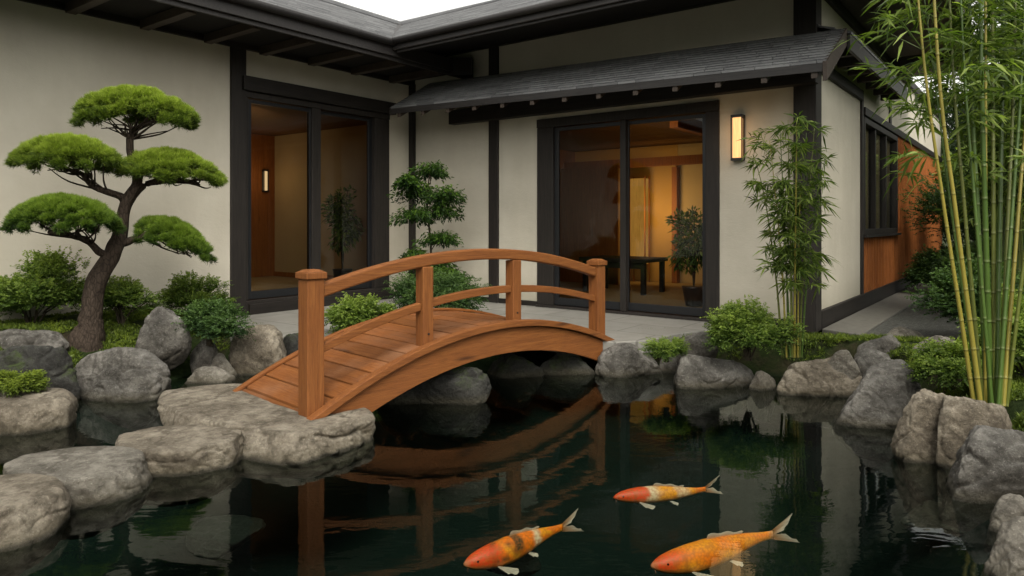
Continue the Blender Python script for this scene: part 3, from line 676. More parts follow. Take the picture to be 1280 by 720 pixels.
# stepping stones
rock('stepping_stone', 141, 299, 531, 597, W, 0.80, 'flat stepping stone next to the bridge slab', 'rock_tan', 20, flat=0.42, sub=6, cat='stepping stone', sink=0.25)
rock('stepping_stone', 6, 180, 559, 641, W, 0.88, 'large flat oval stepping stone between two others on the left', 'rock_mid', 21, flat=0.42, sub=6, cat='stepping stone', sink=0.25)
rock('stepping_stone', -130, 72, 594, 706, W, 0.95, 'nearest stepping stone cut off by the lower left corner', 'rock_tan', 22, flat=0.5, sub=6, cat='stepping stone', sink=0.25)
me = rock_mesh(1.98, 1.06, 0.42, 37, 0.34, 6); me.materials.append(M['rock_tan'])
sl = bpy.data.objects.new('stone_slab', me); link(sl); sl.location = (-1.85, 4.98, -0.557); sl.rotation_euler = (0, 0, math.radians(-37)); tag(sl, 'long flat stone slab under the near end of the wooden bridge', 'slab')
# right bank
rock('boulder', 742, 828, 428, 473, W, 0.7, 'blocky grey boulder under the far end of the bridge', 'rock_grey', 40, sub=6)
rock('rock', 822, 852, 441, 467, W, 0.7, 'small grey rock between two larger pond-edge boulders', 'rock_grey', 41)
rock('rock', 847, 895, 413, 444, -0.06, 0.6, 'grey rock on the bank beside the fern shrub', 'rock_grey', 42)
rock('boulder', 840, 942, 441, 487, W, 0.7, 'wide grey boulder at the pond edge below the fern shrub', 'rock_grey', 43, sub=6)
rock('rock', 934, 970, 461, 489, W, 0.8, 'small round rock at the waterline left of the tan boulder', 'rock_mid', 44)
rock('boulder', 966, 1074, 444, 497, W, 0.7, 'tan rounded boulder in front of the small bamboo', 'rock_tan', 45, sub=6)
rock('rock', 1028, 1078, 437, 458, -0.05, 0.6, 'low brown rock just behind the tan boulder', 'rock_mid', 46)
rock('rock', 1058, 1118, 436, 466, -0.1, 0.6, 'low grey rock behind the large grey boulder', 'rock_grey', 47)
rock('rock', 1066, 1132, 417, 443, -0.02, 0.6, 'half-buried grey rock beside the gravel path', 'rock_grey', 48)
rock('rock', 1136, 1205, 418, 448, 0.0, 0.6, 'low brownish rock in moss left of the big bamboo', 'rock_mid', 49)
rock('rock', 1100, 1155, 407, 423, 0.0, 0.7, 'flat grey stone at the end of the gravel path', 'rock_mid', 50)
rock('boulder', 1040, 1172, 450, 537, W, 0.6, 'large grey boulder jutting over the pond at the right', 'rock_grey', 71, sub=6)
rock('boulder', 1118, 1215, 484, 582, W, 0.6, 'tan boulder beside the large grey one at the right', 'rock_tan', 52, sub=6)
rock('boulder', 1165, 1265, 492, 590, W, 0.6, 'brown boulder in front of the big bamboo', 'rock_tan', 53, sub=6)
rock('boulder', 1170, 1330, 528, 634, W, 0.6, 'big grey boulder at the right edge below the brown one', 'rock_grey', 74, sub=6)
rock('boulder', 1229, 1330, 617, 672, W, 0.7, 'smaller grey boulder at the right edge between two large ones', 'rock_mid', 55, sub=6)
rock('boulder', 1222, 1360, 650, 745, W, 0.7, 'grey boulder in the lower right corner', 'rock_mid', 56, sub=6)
# submerged stones
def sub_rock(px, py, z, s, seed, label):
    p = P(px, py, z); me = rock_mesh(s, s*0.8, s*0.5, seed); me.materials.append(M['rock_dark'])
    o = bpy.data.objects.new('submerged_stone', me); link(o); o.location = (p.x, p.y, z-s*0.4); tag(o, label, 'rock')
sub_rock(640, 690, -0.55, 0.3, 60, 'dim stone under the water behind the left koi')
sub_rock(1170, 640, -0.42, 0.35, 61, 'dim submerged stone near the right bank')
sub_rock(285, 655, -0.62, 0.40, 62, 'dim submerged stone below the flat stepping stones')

# ------------------------------------------------------------------ BRIDGE
bn = Vector((-1.31, 4.66, 0)); bf = Vector((0.90, 6.86, 0)); BL = (bf-bn).length
br = empty('bridge', (bn.x, bn.y, 0), math.atan2(bf.y-bn.y, bf.x-bn.x)); tag(br, 'arched reddish cedar footbridge with a railing along its near side', 'bridge')
BW = 1.10
def arc(x, z0, z1, h): t = x/BL; return z0+(z1-z0)*t+4*h*t*(1-t)
def dz(x): return arc(x, -0.125, 0.015, 0.353)
def arc_bar(name, mat, xa, xb, y0, y1, f, th, n=40, below=True, bev=0.006, fb=None):
    m = MB(); k0 = 0
    for i in range(n+1):
        x = xa+(xb-xa)*i/n; t = f(x); b = (fb(x) if fb else t-th)
        m.v += [(x, y0, b), (x, y1, b), (x, y1, t), (x, y0, t)]
    for i in range(n):
        a = i*4; b = a+4
        for q in range(4): m.f.append((a+q, a+(q+1)%4, b+(q+1)%4, b+q))
    m.f.append((3,2,1,0)); m.f.append((n*4, n*4+1, n*4+2, n*4+3))
    return m.build(name, M[mat], br, bev=bev)
# planks: one deck part with real gaps
m = MB(); tones = []; npk = 22; x = -0.16; r = random.Random(9); step = (BL+0.30)/npk
for i in range(npk):
    x0 = -0.16+i*step+0.008; x1 = -0.16+(i+1)*step-0.008; h0 = dz(x0); h1 = dz(x1); j = r.uniform(-0.002, 0.002); e = r.uniform(-0.006, 0.006)
    m.hexa([(x0,0.0,h0-0.035+j),(x1,0.0,h1-0.035+j),(x1,BW+e,h1-0.035+j),(x0,BW+e,h0-0.035+j),(x0,0.0,h0+j),(x1,0.0,h1+j),(x1,BW+e,h1+j),(x0,BW+e,h0+j)]); tones += [r.random()]*8
me = bpy.data.meshes.new('deck'); me.from_pydata(m.v, [], m.f); at = me.attributes.new('tone', 'FLOAT', 'POINT'); at.data.foreach_set('value', tones)
bm = bmesh.new(); bm.from_mesh(me); bmesh.ops.recalc_face_normals(bm, faces=bm.faces); bm.to_mesh(me); bm.free(); me.materials.append(M['cedar_y'])
dk = link(bpy.data.objects.new('deck', me), br); bevel(dk, 0.004)
m = MB()
for i in range(npk):
    xc = -0.16+(i+0.5)*step
    for y_ in (0.045, BW-0.09):
        for dx in (-0.035, 0.035): m.tube([(xc+dx, y_, dz(xc+dx)-0.002), (xc+dx, y_, dz(xc+dx)+0.0012)], [0.0045, 0.0045], 7)
m.build('screw_heads', M['metal'], dk)
lo = lambda x: dz(x)-0.038
arc_bar('side_beam', 'cedar_x', 0.10, BL+0.02, -0.035, 0.035, lo, 0.21)
arc_bar('side_beam', 'cedar_x', 0.10, BL+0.02, BW-0.07, BW-0.0, lo, 0.21)
arc_bar('edge_strip', 'cedar_x', -0.165, BL+0.10, -0.075, -0.002, lambda x: dz(x)+0.025, 0.055)
arc_bar('edge_strip', 'cedar_x', -0.165, BL+0.10, BW-0.035, BW+0.02, lambda x: dz(x)+0.028, 0.026)
MB().box(-0.185, -0.166, -0.04, BW, dz(-0.17)-0.05, dz(-0.17)-0.002).build('end_board', M['cedar_y'], br, bev=0.004)
def bpost(x, hw, top, cap):
    zb = dz(x)-0.04
    y0 = 0.02
    p = MB().box(x-hw, x+hw, y0-hw+0.045, y0+hw+0.045, zb, top).build('post', M['cedar_z'], br, bev=0.008)
    if cap:
        yc = y0+0.045; m = MB(); c_ = hw+0.014; h = 0.045
        m.box(x-c_, x+c_, yc-c_, yc+c_, top+0.001, top+h)
        n = len(m.v); m.v += [(x-c_+.008,yc-c_+.008,top+h+.001),(x+c_-.008,yc-c_+.008,top+h+.001),(x+c_-.008,yc+c_-.008,top+h+.001),(x-c_+.008,yc+c_-.008,top+h+.001),(x-hw*.6,yc-hw*.6,top+h+.018),(x+hw*.6,yc-hw*.6,top+h+.018),(x+hw*.6,yc+hw*.6,top+h+.018),(x-hw*.6,yc+hw*.6,top+h+.018)]
        for f in ((3,2,1,0),(4,5,6,7),(0,1,5,4),(1,2,6,5),(2,3,7,6),(3,0,4,7)): m.f.append(tuple(n+i for i in f))
        m.build('cap', M['cedar_z'], p, bev=0.005)
    else:
        # visible bolts on the middle posts
        m = MB()
        m.tube([(x, y0-hw+0.0445, zb+0.12), (x, y0-hw+0.040, zb+0.12)], [0.009, 0.008], 8)
        m.build('bolt', M['metal'], p)
tr = lambda x: arc(x, 0.715, 0.69, 0.235)
lr = lambda x: arc(x, 0.30, 0.42, 0.25)
bpost(0.0, 0.064, 0.775, True); bpost(0.96, 0.050, tr(0.96)-0.092, False); bpost(1.93, 0.050, tr(1.93)-0.092, False); bpost(BL-0.02, 0.060, 0.735, True)
arc_bar('handrail', 'cedar_x', 0.066, BL-0.082, 0.022, 0.108, tr, 0.09, bev=0.012)
arc_bar('lower_rail', 'cedar_x', 0.066, 0.908, 0.038, 0.092, lr, 0.06)
arc_bar('lower_rail', 'cedar_x', 1.012, 1.878, 0.038, 0.092, lr, 0.06)
arc_bar('lower_rail', 'cedar_x', 1.982, BL-0.082, 0.038, 0.092, lr, 0.06)

# ------------------------------------------------------------------ FOLIAGE
def mesh_np(name, verts, faces_n, tones, mat, parent=None):
    """verts (n,k,3): n faces with k corners each"""
    n, k, _ = verts.shape; me = bpy.data.meshes.new(name)
    me.vertices.add(n*k); me.vertices.foreach_set('co', verts.reshape(-1).astype(np.float32))
    me.loops.add(n*k); me.loops.foreach_set('vertex_index', np.arange(n*k, dtype=np.int32))
    me.polygons.add(n); me.polygons.foreach_set('loop_start', np.arange(0, n*k, k, dtype=np.int32))
    try: me.polygons.foreach_set('loop_total', np.full(n, k, dtype=np.int32))
    except Exception: pass
    me.update(calc_edges=True)
    at = me.attributes.new('tone', 'FLOAT', 'POINT'); at.data.foreach_set('value', np.repeat(tones, k).astype(np.float32))
    me.materials.append(mat); o = bpy.data.objects.new(name, me); link(o, parent); return o
def unit(a): return a/np.maximum(np.linalg.norm(a, axis=-1, keepdims=True), 1e-9)
def leaves(pos, dirs, length, width, tones, droop=0.25):
    n = len(pos); rnd = unit(rng.normal(size=(n,3)) + np.array([0,0,1.2])); side = unit(np.cross(dirs, rnd))
    L_ = length[:,None]; W_ = width[:,None]; down = np.zeros((n,3)); down[:,2] = -1
    a = pos; m1 = pos+dirs*L_*0.45+side*W_*0.5+down*L_*droop*0.2; m2 = pos+dirs*L_*0.45-side*W_*0.5+down*L_*droop*0.2; t = pos+dirs*L_+down*L_*droop
    return np.stack([a, m1, t, m2], axis=1), tones
def puffs(c, rad, n, seed, flat=0.5):
    """sub-puff centres over an ellipsoid"""
    r = np.random.default_rng(seed); d = unit(r.normal(size=(n,3))); d[:,2] = np.abs(d[:,2])*1.15-0.5
    rr = 0.4+0.72*r.random((n,1))**0.8
    return np.array(c)+unit(d)*rr*np.array(rad), 0.22+0.22*r.random(n)
def shrub(name, px, pybase, zb, w_, h_, label, mat='shrub', seed=0, n=9000, leaf=0.035, lw=0.4, depth=0.8, npuff=26, ybias=0.0, group=None, cat='shrub', upd=0.6):
    base = P(px, pybase, zb); base.y += ybias; r = np.random.default_rng(seed)
    root = empty(name, base); tag(root, label, cat, group)
    rad = np.array([w_/2, w_/2*depth, h_*0.52]); cen = np.array([0, 0, h_*0.5])
    pc, pr_ = puffs(cen, rad*0.8, npuff, seed)
    pc[:,2] = np.maximum(pc[:,2], h_*0.12)
    K = 12; ns = max(60, int(n*2.3)//K)                       # sprigs: short curved stems with two rows of leaflets
    idx = r.integers(0, npuff, ns); d = unit(r.normal(size=(ns,3))); rr = r.random((ns,1))**0.5
    ps = pr_[idx][:,None]*min(w_, h_*1.6)*0.55
    pos = pc[idx]+d*rr*ps*np.array([1,1,0.7])
    outw = unit(pos-np.array([0,0,h_*0.15])); dirs = unit(outw*0.9+d*0.35+r.normal(size=(ns,3))*0.35+np.array([0,0,upd*0.6]))
    side = unit(np.cross(dirs, np.array([0,0,1.0])+0.35*r.normal(size=(ns,3)))); sl_ = leaf*(2.0+2.2*r.random(ns))
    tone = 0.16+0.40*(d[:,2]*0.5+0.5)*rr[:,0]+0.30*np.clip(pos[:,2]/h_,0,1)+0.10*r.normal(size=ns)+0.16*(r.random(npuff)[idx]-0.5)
    VV = []; TT = []
    for k in range(K):
        t = (k//2+0.6)/(K/2); sg = 1 if k % 2 else -1
        p = pos+dirs*(sl_*t)[:,None]; p[:,2] -= sl_*0.35*t*t; p[:,2] = np.maximum(p[:,2], 0.012)
        dd = unit(dirs*0.55+side*sg*(1.0-0.5*t)+r.normal(size=(ns,3))*0.18)
        V, T = leaves(p, dd, leaf*(1.05-0.5*t)*(0.7+0.6*r.random(ns)), leaf*lw*(0.7+0.5*r.random(ns)), np.clip(tone+0.12*t+0.05*r.normal(size=ns),0,1))
        VV.append(V); TT.append(T)
    V = np.concatenate(VV); T = np.concatenate(TT)
    mesh_np('foliage', V, 4, T, M[mat], root)
    m = MB()
    for i in range(min(npuff, 12)):
        q = pc[i]; m.tube([(0.02*math.cos(i), 0.02*math.sin(i), -0.03), (q[0]*0.35, q[1]*0.35, q[2]*0.55), tuple(q)], [0.010, 0.007, 0.003], 5)
    m.build('stems', M['twig'], root)
    return root
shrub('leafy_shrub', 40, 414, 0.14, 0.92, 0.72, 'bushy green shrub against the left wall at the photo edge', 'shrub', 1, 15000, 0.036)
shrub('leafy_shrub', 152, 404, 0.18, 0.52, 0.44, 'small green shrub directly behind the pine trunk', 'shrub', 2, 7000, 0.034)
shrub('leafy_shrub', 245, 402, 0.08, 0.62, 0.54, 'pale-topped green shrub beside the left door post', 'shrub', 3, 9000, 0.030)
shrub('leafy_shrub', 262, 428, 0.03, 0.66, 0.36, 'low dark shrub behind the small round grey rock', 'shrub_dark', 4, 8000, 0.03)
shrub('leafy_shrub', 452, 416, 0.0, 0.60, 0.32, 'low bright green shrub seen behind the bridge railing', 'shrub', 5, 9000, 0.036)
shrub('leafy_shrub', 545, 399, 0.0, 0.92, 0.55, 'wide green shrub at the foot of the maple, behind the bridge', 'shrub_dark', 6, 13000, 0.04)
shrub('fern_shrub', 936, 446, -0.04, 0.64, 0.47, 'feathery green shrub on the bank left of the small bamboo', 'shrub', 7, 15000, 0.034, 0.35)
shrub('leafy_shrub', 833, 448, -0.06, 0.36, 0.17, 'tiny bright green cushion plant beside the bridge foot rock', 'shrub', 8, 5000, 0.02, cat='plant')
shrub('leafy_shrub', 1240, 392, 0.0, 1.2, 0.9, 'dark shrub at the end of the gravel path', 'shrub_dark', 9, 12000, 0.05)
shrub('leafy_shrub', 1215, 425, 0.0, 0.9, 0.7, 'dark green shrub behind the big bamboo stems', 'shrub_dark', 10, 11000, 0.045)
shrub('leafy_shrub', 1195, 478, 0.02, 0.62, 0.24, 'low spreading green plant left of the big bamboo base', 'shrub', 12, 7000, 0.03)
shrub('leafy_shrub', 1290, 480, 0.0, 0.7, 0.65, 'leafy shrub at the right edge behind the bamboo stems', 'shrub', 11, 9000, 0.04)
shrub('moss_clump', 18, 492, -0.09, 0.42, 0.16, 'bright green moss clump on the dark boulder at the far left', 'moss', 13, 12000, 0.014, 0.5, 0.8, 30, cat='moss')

for p_, h_, w_, sd_, lb_ in REFLECTED_PLANTS: reflection_plant(H(*p_), h_, w_, sd_, lb_)
# pine (cloud-pruned)
PY = 6.3
pine = empty('pine_tree', Q(115, 402, PY)); tag(pine, 'cloud-pruned pine with five flat foliage pads and leaning trunk before the left wall', 'tree')
po = pine.location
def pd(px): return PY + (px-115)/F*PY*0.55
def pl(px, py, dy=0): return Q(px, py, pd(px)+dy)-po
def px2m(p): return p/F*PY
tm = MB()
tpts = spline([pl(104,455), pl(108,428), pl(113,408), pl(114,392), pl(121,352), pl(141,316), pl(150,290), pl(157,256), pl(171,230,-.04), pl(172,210,-.04), pl(163,190), pl(163,168)], 6)
tm.tube(tpts, [px2m(k) for k in lerpl([30,22,15,12.5,11,9.8,8.8,7.5,6,5.3,4.8,4.2], len(tpts))], 14, 0.25)
pine_tr = tm.build('trunk', M['bark'], pine, smooth=True)
def branch(pts, r0, r1, name='branch'):
    s = spline(pts, 6); m = MB(); m.tube(s, [px2m(k) for k in np.linspace(r0, r1, len(s))], 9, 0.3); return m, s
pads = [  # px centre, py bottom, half width px, height px, depth offset, material, tilt
    (168, 170, 74, 76, 0.0, 'pine', 0.0), (84, 222, 60, 62, -0.05, 'pine', 0.02), (214, 236, 62, 62, -0.12, 'pine', 0.09),
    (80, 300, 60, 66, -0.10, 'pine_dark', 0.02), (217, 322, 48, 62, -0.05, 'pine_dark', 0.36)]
brs = [[(163,176),(163,170),(165,160)], [(158,254),(150,245),(118,234),(103,218),(84,212)], [(162,250),(180,232),(204,226),(232,226),(250,232)],
       [(140,318),(126,316),(108,300),(92,296),(60,290)], [(150,304),(165,300),(185,293),(205,290),(225,300)]]
for i, ((cx, cy, hw, hh, dy, mt, tilt), bp) in enumerate(zip(pads, brs)):
    m, s = branch([pl(a, b, dy*(k/len(bp))) for k, (a, b) in enumerate(bp)], 5.5 if i else 4, 2.0)
    r = random.Random(i+3); C0 = pl(cx, cy, dy); R = Vector((px2m(hw)*1.03, px2m(hw)*0.62, px2m(hh)))
    # fan of twigs into the pad
    for k in range(26 if i else 34):
        st = s[int(len(s)*r.uniform(0.35 if i else 0.0, 0.99))]; an = r.uniform(0, 2*math.pi); rr_ = r.uniform(0.2, 0.8)
        ex = math.cos(an)*rr_; en = C0+Vector((ex*R.x, math.sin(an)*rr_*R.y, R.z*(0.10+0.30*r.random())-ex*R.x*tilt))
        mid = (st+en)/2+Vector((r.uniform(-.04,.04), r.uniform(-.04,.04), r.uniform(-0.03,0.02)))
        tp = spline([st, mid, en], 4); m.tube(tp, list(np.linspace(px2m(1.5), px2m(0.5), len(tp))), 5, 0.2)
    m.build('branch', M['bark'], pine, smooth=True)
    g_ = np.random.default_rng(40+i); nt_ = int(10500*(hw/62))
    # pad = many small cushions over a flattened dome
    npf = int(170*hw/62); pa = g_.random(npf)*2*math.pi; prr = np.sqrt(g_.random(npf))*0.99
    pcx = np.cos(pa)*prr; pcy = np.sin(pa)*prr; dome = np.sqrt(np.clip(1-prr**2, 0.0, 1))
    pcs = np.stack([pcx*R.x, pcy*R.y, R.z*(0.06+0.66*dome*(0.93+0.12*g_.random(npf)))], 1)
    prad = np.array([0.105*R.x]*npf)*(0.8+0.5*g_.random(npf))
    idx = g_.integers(0, npf, nt_); d = unit(g_.normal(size=(nt_,3))+np.array([0,0,0.45]))
    pos = pcs[idx]+d*prad[idx][:,None]*np.array([1,1,0.62])*(0.55+0.45*g_.random((nt_,1)))
    pos[:,2] = np.maximum(pos[:,2], R.z*(0.0+0.10*g_.random(nt_)))
    out = unit(np.stack([pos[:,0]/R.x, pos[:,1]/R.y, (pos[:,2]-R.z*0.3)/R.z], 1))
    pos[:,2] -= pos[:,0]*tilt
    pos += np.array(C0)
    K = 10; P_ = np.repeat(pos, K, 0); D_ = unit(np.repeat(out*0.55+d*0.45, K, 0)+g_.normal(size=(nt_*K,3))*0.45+np.array([0,0,0.42]))
    ln = 0.045*(0.7+0.6*g_.random(nt_*K)); side = unit(np.cross(D_, g_.normal(size=(nt_*K,3))))*0.0028
    V = np.stack([P_-side, P_+side, P_+D_*ln[:,None]], 1)
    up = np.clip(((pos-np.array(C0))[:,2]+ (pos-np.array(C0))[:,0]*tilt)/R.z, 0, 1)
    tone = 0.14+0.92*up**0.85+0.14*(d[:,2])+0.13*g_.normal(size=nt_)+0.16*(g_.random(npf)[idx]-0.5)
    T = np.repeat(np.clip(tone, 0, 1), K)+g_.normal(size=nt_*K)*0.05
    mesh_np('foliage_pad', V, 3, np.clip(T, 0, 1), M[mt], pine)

# maple in the corner
mp = empty('maple_tree', P(540, 395, 0)+Vector((0, 0.9, 0))); tag(mp, 'young green maple with tiered leaves in the corner between the two doors', 'tree'); mo = mp.location; MY = mo.y
def ml(px, py, dy=0): return Q(px, py, MY+dy)-mo
m = MB(); s = spline([ml(545,400), ml(540,350), ml(538,300), ml(534,255), ml(538,205)], 5); m.tube(s, list(np.linspace(0.022, 0.008, len(s))), 7, 0.2)
tiers = [(538,212,26,16),(520,238,30,20),(556,243,26,16),(520,268,30,15),(552,262,30,18),(508,225,14,10),(550,297,30,12),(540,330,34,16),(520,318,20,10),(562,345,24,18)]
g_ = np.random.default_rng(77); Vs = []; Ts = []
for (cx, cy, hw, hh) in tiers:
    C0 = ml(cx, cy, g_.uniform(-.15,.15)); R = np.array([hw*MY/F, hw*MY/F*0.8, hh*MY/F*0.72]); n = 1100
    m.tube(spline([ml(538, cy+18), ml((538+cx)/2, cy+8), C0], 4), list(np.linspace(0.008, 0.003, 9)), 5)
    q = unit(g_.normal(size=(n,3)))*g_.random((n,1))**0.45; pos = np.array(C0)+q*R*(0.75+0.5*np.sin(np.arctan2(q[:,1],q[:,0])*3+cx))[:,None]**0.5; pos[:,2] -= (q[:,0]**2)*0.09; pos += g_.normal(size=(n,3))*0.018
    dirs = unit(np.stack([q[:,0], q[:,1], -0.15+0*q[:,0]], 1)+g_.normal(size=(n,3))*0.5)
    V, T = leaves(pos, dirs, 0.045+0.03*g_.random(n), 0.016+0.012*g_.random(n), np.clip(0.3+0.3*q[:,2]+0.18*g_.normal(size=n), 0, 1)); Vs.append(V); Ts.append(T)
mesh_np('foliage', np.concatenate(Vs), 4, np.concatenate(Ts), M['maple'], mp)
m.build('trunk', M['twig'], mp, smooth=True)

# bamboo
def culm_mesh(pts, r0, r1, node=0.24, mat='culm_g', parent=None):
    s = spline(pts, 14); L_ = [0]
    for a_, b_ in zip(s, s[1:]): L_.append(L_[-1]+(b_-a_).length)
    tot = L_[-1]; m = MB(); P2 = []; R2 = []; T2 = []
    def at_(l):
        for i in range(len(L_)-1):
            if L_[i+1] >= l: t = (l-L_[i])/max(L_[i+1]-L_[i], 1e-6); return s[i].lerp(s[i+1], t)
        return s[-1]
    l = 0; nodes = []
    while l < tot:
        r_ = r0+(r1-r0)*l/tot; nodes.append((l, at_(l)))
        for dl, k, t in ((0, 1.0, 0.15), (0.004, 1.10, 0.15), (0.008, 1.01, 0.9), (0.018, 0.99, 0.6), (0.03, 0.98, 0.4)):
            P2.append(at_(min(l+dl, tot))); R2.append(r_*k); T2.append(t)
        l += node*(0.75+0.5*l/tot)
        P2.append(at_(min(l-0.01, tot))); R2.append((r0+(r1-r0)*min(l, tot)/tot)*0.98); T2.append(0.4)
    m.tube(P2, R2, 8, 0)
    o = m.build('culm', M[mat], parent, smooth=True)
    at = o.data.attributes.new('tone', 'FLOAT', 'POINT'); at.data.foreach_set('value', [t for t in T2 for _ in range(8)])
    return o, nodes, at_, tot
def bamboo(name, base, culms, label, leafmat, rng_seed, r0, leaf_from, nleaf, llen, blen, node=0.24, cat='bamboo', group=None, extra=None):
    """culms: list of (base offset, [points]) in world coordinates"""
    root = empty(name, base); tag(root, label, cat, group); r = random.Random(rng_seed); g_ = np.random.default_rng(rng_seed); pos = []; dirs = []; tws = []; tn = []
    for k, (pts, mt, rs) in enumerate(culms):
        pts = [Vector(p)-base for p in pts]
        o, nodes, at_, tot = culm_mesh(pts, r0*rs, r0*rs*0.22, node, mt, root)
        for l, p in nodes:
            if l/tot < leaf_from: continue
            for _ in range(r.choice([1, 2, 2, 3])):
                an = r.uniform(0, 2*math.pi); bl = blen*r.uniform(0.45, 1.15); d = Vector((math.cos(an), math.sin(an), r.uniform(0.25, 0.9))).normalized()
                e = p+d*bl; mid = p+d*bl*0.5+Vector((0,0,0.03)); e2 = e+Vector((0,0,-bl*0.22))
                tws += [(p, mid), (mid, e2)]
                for q in range(nleaf):
                    t = r.uniform(0.25, 1.0); a_ = (p.lerp(mid, t*2) if t < .5 else mid.lerp(e2, t*2-1))
                    dd = (d*0.6+Vector((r.gauss(0,.6), r.gauss(0,.6), r.gauss(-0.25,.35)))).normalized()
                    pos.append(tuple(a_)); dirs.append(tuple(dd)); tn.append(0.5+0.22*r.gauss(0,1))
    pos = np.array(pos); dirs = np.array(dirs); n = len(pos)
    V, T = leaves(pos, dirs, llen*(0.6+0.8*g_.random(n)), llen*0.13*(0.8+0.5*g_.random(n)), np.clip(np.array(tn), 0, 1), 0.35)
    wq = Vector((0.0022, 0.0, 0.0012))
    V2 = np.array([[tuple(a_-wq), tuple(a_+wq), tuple(b_+wq*0.6), tuple(b_-wq*0.6)] for a_, b_ in tws])
    mesh_np('foliage', np.concatenate([V, V2]), 4, np.concatenate([T, np.full(len(V2), 0.4)]), M[leafmat], root)
    return root
# small clump: px positions at base and at top
b0 = P(990, 445, -0.03); sc_ = [(978,943,196,'culm_o',1.0),(983,962,176,'culm_y',.9),(986,975,160,'culm_g',1.0),(990,985,150,'culm_o',1.1),(993,996,150,'culm_y',1.0),(996,1008,165,'culm_g',.9),(999,1018,160,'culm_o',1.0),(1002,1032,195,'culm_g',.8),(988,968,240,'culm_g',.8),(997,1002,250,'culm_y',.8)]
cul = []
for i, (xa, xb, yt, mt, rs) in enumerate(sc_):
    r = random.Random(i); dy = r.uniform(-.06, .06); dt = r.uniform(-.22, .12)
    cul.append(([Q(xa, 447, b0.y+dy), Q(xa+(xb-xa)*0.22, 350, b0.y+dy+dt*0.3), Q(xa+(xb-xa)*0.62, 250, b0.y+dy+dt*0.7), Q(xb, yt, b0.y+dy+dt)], mt, rs))
bamboo('bamboo_clump', b0, cul, 'small slender bamboo clump in front of the dark corner post', 'bam', 5, 0.0115, 0.34, 20, 0.115, 0.20, 0.15)
# large clump at right
b1 = P(1238, 505, 0.02)
big = [(1218,1128,-260,'culm_y',1.0),(1226,1150,-400,'culm_y',1.1),(1228,1175,-330,'culm_o',1.0),(1234,1205,-420,'culm_g',1.3),(1238,1222,-420,'culm_g',1.45),(1243,1240,-420,'culm_o',1.2),(1246,1256,-420,'culm_g',1.2),(1250,1275,-420,'culm_o',1.0),(1254,1300,-330,'culm_y',1.0),(1258,1330,-260,'culm_o',.9),(1240,1190,-300,'culm_g',.9),(1232,1232,-420,'culm_y',.9),(1248,1290,-360,'culm_g',1.0),(1224,1140,-120,'culm_g',.75)]
cul = []
for i, (xa, xb, yt, mt, rs) in enumerate(big):
    r = random.Random(i+90); dy = r.uniform(-.12, .14); dt = r.uniform(-.1, .5)
    mk = lambda f, y_: Q(xa+(xb-xa)*f, y_, b1.y+dy+dt*f)
    cul.append(([mk(0, 508), mk(0.18, 400), mk(0.42, 260), mk(0.72, 60), mk(1.0, yt)], mt, rs))
bamboo('bamboo_clump', b1, cul, 'tall thick bamboo clump with green and yellow stems at the right edge', 'bam', 6, 0.0142, 0.38, 19, 0.13, 0.42, 0.23)
# leafy bamboos standing further back
for i, (px, pyb, yt, sp, n_, mt, lab) in enumerate([(1278, 404, -150, 38, 11, 'bam', 'leafy bamboo thicket behind the tall clump near the side wall'), (1262, 402, -190, 60, 12, 'bam_dark', 'leafy bamboo thicket in the background behind the tall clump'), (1345, 430, -160, 60, 9, 'bam', 'bamboo thicket cut off by the right edge'), (1268, 378, 40, 50, 12, 'bam_dark', 'farthest bamboo thicket beyond the side wall')]):
    bb = P(px, pyb, 0.0); cul = []; r = random.Random(i+300)
    for k in range(n_):
        xa = px+r.uniform(-.3,.3)*sp; xb = xa+r.uniform(-1.0,1.0)*sp; dy = r.uniform(-.3,.3); t2 = yt+r.uniform(0,220)
        cul.append(([Q(xa, pyb+1, bb.y+dy), Q(xa+(xb-xa)*0.3, 300, bb.y+dy), Q(xa+(xb-xa)*0.65, 140, bb.y+dy), Q(xb, t2, bb.y+dy+0.2)], r.choice(['culm_g','culm_o','culm_g']), r.uniform(.7,1.2)))
    bamboo('bamboo_thicket', bb, cul, lab, mt, 50+i, 0.015, 0.30, 26, 0.16, 0.6, 0.26, group=None)

# background trees beyond the right side
def far_tree(x, y, h_, w_, seed, label, n=26000, leaf=0.12, mat='wood_far'):
    root = empty('background_tree', (x, y, 0)); tag(root, label, 'tree'); r = np.random.default_rng(seed)
    npf = 46; d = unit(r.normal(size=(npf,3))); pc = np.array([0,0,h_*0.58])+d*(0.35+0.6*r.random((npf,1)))*np.array([w_/2, w_/2, h_*0.42])
    idx = r.integers(0, npf, n); q = unit(r.normal(size=(n,3))); rr = r.random((n,1))**0.45
    pos = pc[idx]+q*rr*np.array([0.2,0.2,0.13])*w_; dirs = unit(q+r.normal(size=(n,3))*0.7)
    tone = np.clip(0.25+0.3*q[:,2]*rr[:,0]+0.25*pos[:,2]/h_+0.15*r.normal(size=n), 0, 1)
    V, T = leaves(pos, dirs, leaf*(0.6+0.8*r.random(n)), leaf*0.45*(0.7+0.6*r.random(n)), tone); mesh_np('crown', V, 4, T, M[mat], root)
    m = MB(); s = spline([(0,0,-.1),(0.1,0.05,h_*0.3),(0,0,h_*0.55),(0.1,0,h_*0.8)], 5); m.tube(s, list(np.linspace(0.18,0.04,len(s))), 9, 0.2)
    for k in range(14):
        q_ = pc[k]; m.tube([s[6+k % 8], (Vector(q_)+s[6+k % 8])/2+Vector((0,0,.1)), q_], [0.05,0.03,0.012], 6)
    m.build('trunk', M['bark'], root, smooth=True)
far_tree(9.6, 12.6, 3.3, 3.0, 1, 'dark broadleaf tree behind the bamboo beyond the side path', mat='shrub')
far_tree(12.2, 15.5, 4.4, 4.0, 2, 'tall dark tree in the far right background')
